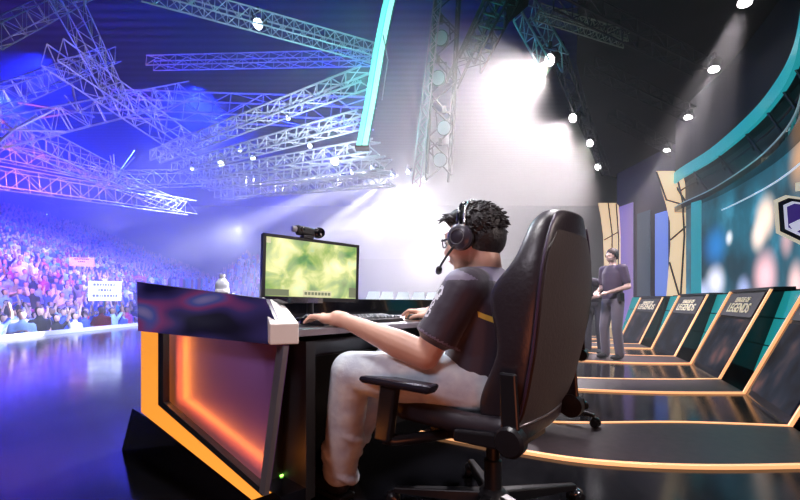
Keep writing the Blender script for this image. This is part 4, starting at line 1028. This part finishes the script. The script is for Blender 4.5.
# teal light column
cp = [P(396, -26, 7.5), P(387, 10, 7.5), P(379, 50, 7.5), P(371, 98, 7.5), P(362, 146, 7.5)]
lc = thing('light_column', 'leaning teal-white light column hanging from the roof', 'light column', cp[-1])
xs = V((1, 0, 0))
def colstrip(o0, o1, y0, y1): return MB().rings([[p + xs * o0 + V((0, y0, 0)), p + xs * o1 + V((0, y0, 0)), p + xs * o1 + V((0, y1, 0)), p + xs * o0 + V((0, y1, 0))] for p in cp])
part('frame', colstrip(-.11, .11, .02, .14), mat('teal_frame', (.05, .25, .27), .4), lc)
TLED = mat('teal_led', (.4, .9, .85), .4, emit=(.16, .95, .84), es=1.25)
part('led_bar', colstrip(-.105, -.02, -.01, .02), TLED, lc); part('led_bar', colstrip(.0, .095, -.01, .02), mat('teal_led_pale', (.5, .95, .9), .4, emit=(.34, 1, .90), es=1.25), lc)
part('end_plate', MB().box(cp[-1] + V((0, .06, -.02)), (.26, .2, .04)), DALU, lc)
part('cable', MB().tube([P(383, 35, 7.45), P(388, 60, 7.5), P(382, 100, 7.45)], .012, 6), mat('pale_cable', (.6, .65, .7), .5), lc, smooth=True)

tl = bpy.data.lights.new('column_glow', 'POINT'); tl.energy = 260; tl.color = (.05, .9, .8); tl.shadow_soft_size = .3
to = bpy.data.objects.new('column_glow', tl); COL.objects.link(to); to.location = P(368, 85, 7.7)
# lamps
def lamp(name, label, pos, aim, r, lens, cat='stage lamp', group=None, body=True):
    pos, aim = V(pos), V(aim); d = (aim - pos).normalized()
    R = d.to_track_quat('Z', 'Y').to_matrix()
    T = thing(name, label, cat, pos, 0, group)
    part('housing', MB().lathe(pos - d * r * 2.2, [(r * .55, 0), (r * .9, r * .5), (r, r * 1.6), (r * 1.05, r * 2.2)], 16, R), DALU, T, smooth=False, auto=.7)
    part('lens', MB().lathe(pos + d * .004, [(0, 0), (r * .92, 0), (r * .92, .01), (0, .012)], 16, R), lens, T)
    if body:
        part('yoke', MB().tube([pos - d * r * 1.2 + V((r * 1.15, 0, 0)), pos + V((r * 1.15, 0, r * 2.2)), pos + V((-r * 1.15, 0, r * 2.2)), pos - d * r * 1.2 + V((-r * 1.15, 0, 0))], r * .12, 6), DALU, T)
        part('clamp', MB().box(pos + V((0, 0, r * 2.6)), (r * .5, r * .5, r)), DALU, T)
    return T
on = ['nearest', 'second', 'third', 'farthest']
for i, (x, y, Y) in enumerate(DOWN):
    p = P(x, y, Y); lamp('downlight', f'round downlight with a pale beam under the black ceiling, {on[i]} of its row', p, p + V((-.3, -.1, -1)), .09, LAMP, 'downlight', 'downlights in the stage ceiling')
for i, (x, y, Y, pw) in enumerate(FLOODS):
    p = P(x, y, Y); lamp('stage_lamp', f'glaring stage lamp along the black ceiling edge, {on[i]} of its row', p, p + V((-3.6, -1.6, -2.4)), .10, LAMP, 'stage lamp', 'stage lamps along the ceiling edge')
HN = [((221, 164, 14.6), .13, 'bright lamp on the second slanting truss'), ((253, 158, 13.6), .09, 'small bright lamp between the second and third slanting trusses'), ((335, 161, 11.6), .13, 'glowing lamp near the end of the lowest slanting trusses'),
      ((258, 24, 9.0), .12, 'white lamp hung beneath the long near truss'), ((288, 118, 12), .07, 'small lamp halfway along the uppermost slanting truss'), ((192, 168, 15), .08, 'small lamp at the far end of the second slanting truss'),
      ((240, 150, 13.5), .07, 'small lamp on the uppermost slanting truss near its far end'), ((310, 146, 12), .07, 'small lamp halfway along the second slanting truss')]
for (x, y, Y), r, lab in HN:
    p = P(x, y, Y); lamp('stage_lamp', lab, p, p + V((-.2, -1, -.7)), r, LAMPB, 'stage lamp', 'lamps on the lighting trusses')
for i, (x, y, Y, dx, dz, pw) in enumerate(BEAMS):
    p = P(x, y, Y); lamp('beam_lamp', f'small far beam lamp over the crowd, number {["one", "two", "three", "four", "five", "six"][i]} from the lighting trusses' if False else
                         ['far beam lamp beneath the teal light column', 'far beam lamp between the light column and the lamp tower, first', 'far beam lamp between the light column and the lamp tower, middle', 'far beam lamp just left of the lamp tower', 'far beam lamp above the monitor', 'far beam lamp beneath the lamp tower'][i],
                         p, p + V((dx, -6, dz)), .10, LAMPB, 'stage lamp', 'far beam lamps')
tw = truss('black hanging lamp tower in the middle of the hall', P(448, -24, 9), P(438, 178, 9), .52, DALU, .03, 9, None, 'lamp_tower')
truss('thin pinkish truss mast left of the lamp tower', P(440, -20, 8.6), P(416, 186, 8.6), .16, mat('mauve_alloy', (.35, .22, .28), .5, .3), .016, 22, 'stage trusses')
for (x, y), lab in [((441, 38), 'topmost'), ((438, 78), 'second'), ((444, 128), 'third'), ((440, 160), 'lowest')]:
    p = P(x, y, 8.6); lamp('tower_lamp', f'black moving-head lamp on the hanging tower, {lab}', p, p + V((-.3, -1, -.35)), .15, mat('lens_dim', (.3, .3, .35), .15), 'stage lamp', 'lamps on the hanging tower')

# far side of the stage: the other team's row
def far_console(i, x, y, Y):
    p = P(x, y, Y); z0 = 0
    T = thing('far_console', ['white-lit console at the far team desk, first beside the monitor', 'white-lit console at the far team desk, second', 'white-lit console at the far team desk, third', 'white-lit console at the far team desk, fourth', 'white-lit console at the far team desk, beside the player'][i], 'console', (p.x, p.y, 0), 0, 'white-lit far consoles')
    a = .35
    part('panel', MB().hexa([V((p.x - .17, p.y, .86)), V((p.x + .17, p.y, .86)), V((p.x + .17, p.y + .2, .86)), V((p.x - .17, p.y + .2, .86))],
                            [V((p.x - .09, p.y + .1, 1.10)), V((p.x + .16, p.y + .1, 1.10)), V((p.x + .16, p.y + .24, 1.10)), V((p.x - .09, p.y + .24, 1.10))]), mat('far_white', (.8, .8, .88), .5, emit=(.7, .7, 1), es=.08), T)
    part('stand', MB().box((p.x + .05, p.y + .12, .43), (.3, .2, .86)), BLACK, T)
for i, x in enumerate((372, 386, 402, 418, 432)): far_console(i, x, 292, 9.4 + .15 * i)
fd = thing('far_desk', 'low black far team desk behind the monitor', 'desk', P(400, 302, 9.2) - V((0, 0, CZ)))
part('front', MB().box((P(400, 302, 9.1).x, 9.15, .4), (2.1, .06, .8)), BLACK, fd); part('top', MB().box((P(400, 302, 9.1).x, 9.3, .82), (2.1, .4, .04)), DARK, fd)

# added unseen spots that brighten the trusses
spot('truss_fill', (.4, 7.4, 2.0), P(290, 130, 12), 7000, (.7, .8, 1), 38, 1, .2)
spot('truss_fill', (-2.6, 8.4, 1.8), P(205, 170, 16), 2800, (.6, .7, 1), 24, 1, .2)
spot('truss_fill', (-1.0, 5.5, 2.4), P(255, 18, 9), 900, (.55, .7, 1), 60, 1, .2)
spot('truss_fill', (-5.0, 7.0, 2.0), P(80, 115, 14), 2600, (1, .78, .95), 48, 1, .2)

# ================================================================== THE CROWD
random.seed(42)
def crowd_body(pose):
    b = MB(); n = 10
    for z0, r0, z1, r1 in [(.0, .10, .85, .14)]:
        b.caps((-.09, 0, .08), .07, (-.09, 0, .85), .10, 8); b.caps((.09, 0, .08), .07, (.09, 0, .85), .10, 8)
    b.rings([[V((math.cos(2 * PI * j / n) * rx, math.sin(2 * PI * j / n) * ry, z)) for j in range(n)] for z, rx, ry in [(.82, .17, .12), (1.0, .16, .12), (1.25, .19, .13), (1.40, .17, .11), (1.47, .07, .07)]])
    b.caps((0, 0, 1.42), .06, (0, .01, 1.56), .06, 8); b.ball((0, .01, 1.62), (.085, .10, .125), 12, 8)
    b.ball((0, -.02, 1.66), (.095, .10, .105), 10, 8)
    if pose == 'up': A_ = [((.2, 0, 1.38), (.33, .05, 1.62), (.26, .06, 1.92)), ((-.2, 0, 1.38), (-.33, .05, 1.62), (-.26, .06, 1.92))]
    elif pose == 'clap': A_ = [((.2, 0, 1.38), (.26, .08, 1.12), (.05, .30, 1.25)), ((-.2, 0, 1.38), (-.26, .08, 1.12), (-.05, .30, 1.25))]
    elif pose == 'point': A_ = [((.2, 0, 1.38), (.36, .10, 1.52), (.40, .22, 1.80)), ((-.2, 0, 1.38), (-.25, 0, 1.12), (-.22, .1, .9))]
    else: A_ = [((.2, 0, 1.38), (.25, -.02, 1.12), (.22, .1, .88)), ((-.2, 0, 1.38), (-.25, -.02, 1.12), (-.22, .1, .88))]
    for s, e, h in A_:
        b.chain([s, e, h], [.062, .05, .036], 8); b.ball(h, .05, 8, 6)
    return b, A_
SH = {'white': (.80, .80, .82), 'pale blue': (.35, .55, .8), 'royal blue': (.05, .10, .55), 'black': (.015, .015, .02), 'magenta': (.55, .05, .25), 'grey': (.25, .25, .28), 'teal': (.05, .4, .42), 'red': (.6, .06, .05)}
SHM = {k: mat('shirt_' + k.replace(' ', '_'), c, .8) for k, c in SH.items()}
CSK = [mat('crowd_skin', (.66, .42, .34), .6), mat('crowd_skin_dark', (.35, .2, .15), .6)]; CHR = mat('crowd_hair', (.02, .015, .018), .6); CTR = mat('crowd_trousers', (.03, .035, .06), .8)
BASE = {}
for pose in ('up', 'clap', 'stand', 'point'):
    b, A_ = crowd_body(pose); A_ = [tuple(V(q) for q in a) for a in A_]; me = remesh(b, .042, 1, 'spectator')
    for m_ in (SHM['white'], CSK[0], CHR, CTR): me.materials.append(m_)
    idx = []
    for p in me.polygons:
        c = p.center
        arm = min((c - (e + (h - e) * min(1, max(0, (c - e).dot(h - e) / (h - e).length_squared)))).length for s, e, h in A_)
        if c.z > 1.52 and abs(c.x) < .13 and c.y < .14 and arm > .075:
            idx.append(2 if (c.y < .02 or c.z > 1.71) else 1)
        elif arm < .072: idx.append(1)
        elif c.z < .88: idx.append(3)
        else: idx.append(0)
    me.polygons.foreach_set('material_index', idx)
    BASE[pose] = me
VAR = {}
def variant(pose, col, sk):
    k = (pose, col, sk)
    if k not in VAR:
        me = BASE[pose].copy(); me.materials[0] = SHM[col]; me.materials[1] = CSK[sk]; VAR[k] = me
    return VAR[k]
seats = []
for k in range(0, 34):
    Y = 8.6 + random.random() * .5
    while Y < 56:
        x = row_x(k, Y) + random.uniform(-.12, .12)
        px = 400 + F * x / Y
        if -12 < px < 300: seats.append((Y, x, k, px))
        Y += random.uniform(.52, .74) if k < 4 else random.uniform(.55, .85)
def shown(s):
    Y, x, k, px = s; py = 302 - (row_floor(k) + 1.5 - CZ) / Y * F
    if px > 133 and py > 279: return False
    if px > 215 and py > 262: return False
    if px > 255: return False
    return True
seats.sort()
vis = [s for s in seats if shown(s)]
near, rest = vis[:300], vis[300:]
WORDS = ['front', 'second', 'third', 'fourth', 'fifth', 'sixth', 'seventh', 'eighth', 'ninth', 'tenth', 'eleventh', 'twelfth', 'thirteenth', 'fourteenth', 'fifteenth', 'sixteenth', 'seventeenth', 'eighteenth', 'nineteenth', 'twentieth']
PW = {'up': 'raising both arms', 'clap': 'clapping', 'stand': 'with arms down', 'point': 'raising one arm'}
rec = []
for s in near:
    col = random.choices(list(SH), [5, 4, 4, 3, 2, 2, 2, 1])[0]; pose = random.choices(['up', 'clap', 'stand', 'point'], [3, 3, 4, 2])[0]
    rec.append([s, col, pose, 0 if random.random() < .75 else 1])
cnt = {}
for r_ in rec: cnt.setdefault((r_[0][2], r_[1], r_[2]), []).append(r_)
ORD = {2: ['left one of two', 'right one of two'], 3: ['leftmost of three', 'middle of three', 'rightmost of three']}
proto = None
for (k, col, pose), rs in cnt.items():
    rs.sort(key=lambda r: r[0][3])
    for j, r_ in enumerate(rs):
        (Y, x, _, px), _, _, sk = r_
        o = bpy.data.objects.new('spectator', variant(pose, col, sk)) if proto is None else proto.copy()
        o.data = variant(pose, col, sk); COL.objects.link(o); proto = proto or o
        sc_ = random.uniform(.93, 1.08)
        o.location = (x, Y, row_floor(k)); o.scale = (sc_,) * 3
        o.rotation_euler = (0, 0, -PI / 2 - .35 + random.uniform(-.5, .5))
        lab = f'spectator in {col} {PW[pose]}, {WORDS[k] if k < 20 else "back"} row from stage edge'
        if len(rs) in ORD: lab += ', ' + ORD[len(rs)][j]
        elif len(rs) > 3: lab += f', {["", "second", "third", "fourth", "fifth", "sixth", "seventh", "eighth", "ninth", "tenth"][min(j, 9)]} from left' if j else ', leftmost'
        tag(o, lab, 'person', 'spectators in the arena crowd')
# the rest of the crowd, too far to count
mb = MB(); random.seed(8)
cols = list(SH)
def dot(x, Y, z, face):
    mi = random.choices(range(len(cols)), [5, 4, 4, 3, 2, 2, 2, 1])[0]; n = 5; s = random.uniform(.9, 1.1)
    mb.rings([[V((x + math.cos(2 * PI * j / n) * r * s, Y + math.sin(2 * PI * j / n) * r * .8 * s, z + h * s)) for j in range(n)] for r, h in [(.15, .1), (.19, .8), (.21, 1.3), (.12, 1.45)]], mi)
    mb.ball((x, Y, z + 1.6 * s), (.10, .11, .13), 6, 4, None, len(cols) + (0 if random.random() < .55 else 1))
    if random.random() < .4:
        for sg in (-1, 1): mb.tube([(x + .05, Y + sg * .22, z + 1.35), (x + .15, Y + sg * .30, z + 1.6), (x + .12, Y + sg * .2, z + 1.9)], .05, 4, len(cols), True)
for Y, x, k, px in rest: dot(x, Y, row_floor(k), 0)
for k in range(18):
    x = -21
    while x < -.24 * (38.4 + .95 * k):
        dot(x + random.uniform(-.15, .15), 38.4 + .95 * k, -1.1 + .42 * k + (-.0), 0); x += random.uniform(.6, 1.0)
tag(part('crowd', mb, [SHM[c] for c in cols] + [CSK[0], CHR], None), 'dense far crowd filling the upper stands', 'crowd', kind='stuff')
# placards held up in the crowd
PAPER = mat('placard_white', (.85, .85, .9), .6); INK = mat('placard_ink', (.08, .08, .2), .6)
def placard(label, x, y, Y, w, h, rows):
    c = P(x, y, Y); T = thing('placard', label, 'placard', c, math.atan2(c.x, -c.y) * .0 + .55, 'placards held up in the crowd')
    part('board', MB().box((0, 0, 0), (w, .02, h)), PAPER, T, world=False)
    for k, (fx, wd) in enumerate(rows):
        q = MB(); xx = -w * wd / 2
        z = h * (.32 - k * .28)
        random.seed(k)
        while xx < w * wd / 2 - .03:
            ww = random.uniform(.03, .07); q.box((xx + ww / 2, -.013, z), (ww, .006, h * .13)); xx += ww + .018
        part('lettering', q, INK, T, world=False)
    part('handle', MB().tube([(0, .015, -h / 2 - .35), (0, .015, 0)], .015, 6), BLACK, T, world=False)
placard('large white placard with three lines of writing held up beside the desk', 105, 291, 12.3, .82, .60, [(0, .7), (0, .4), (0, .75)])
placard('smaller white placard held up farther back in the crowd', 82, 262, 19, .95, .42, [(0, .6), (0, .3)])
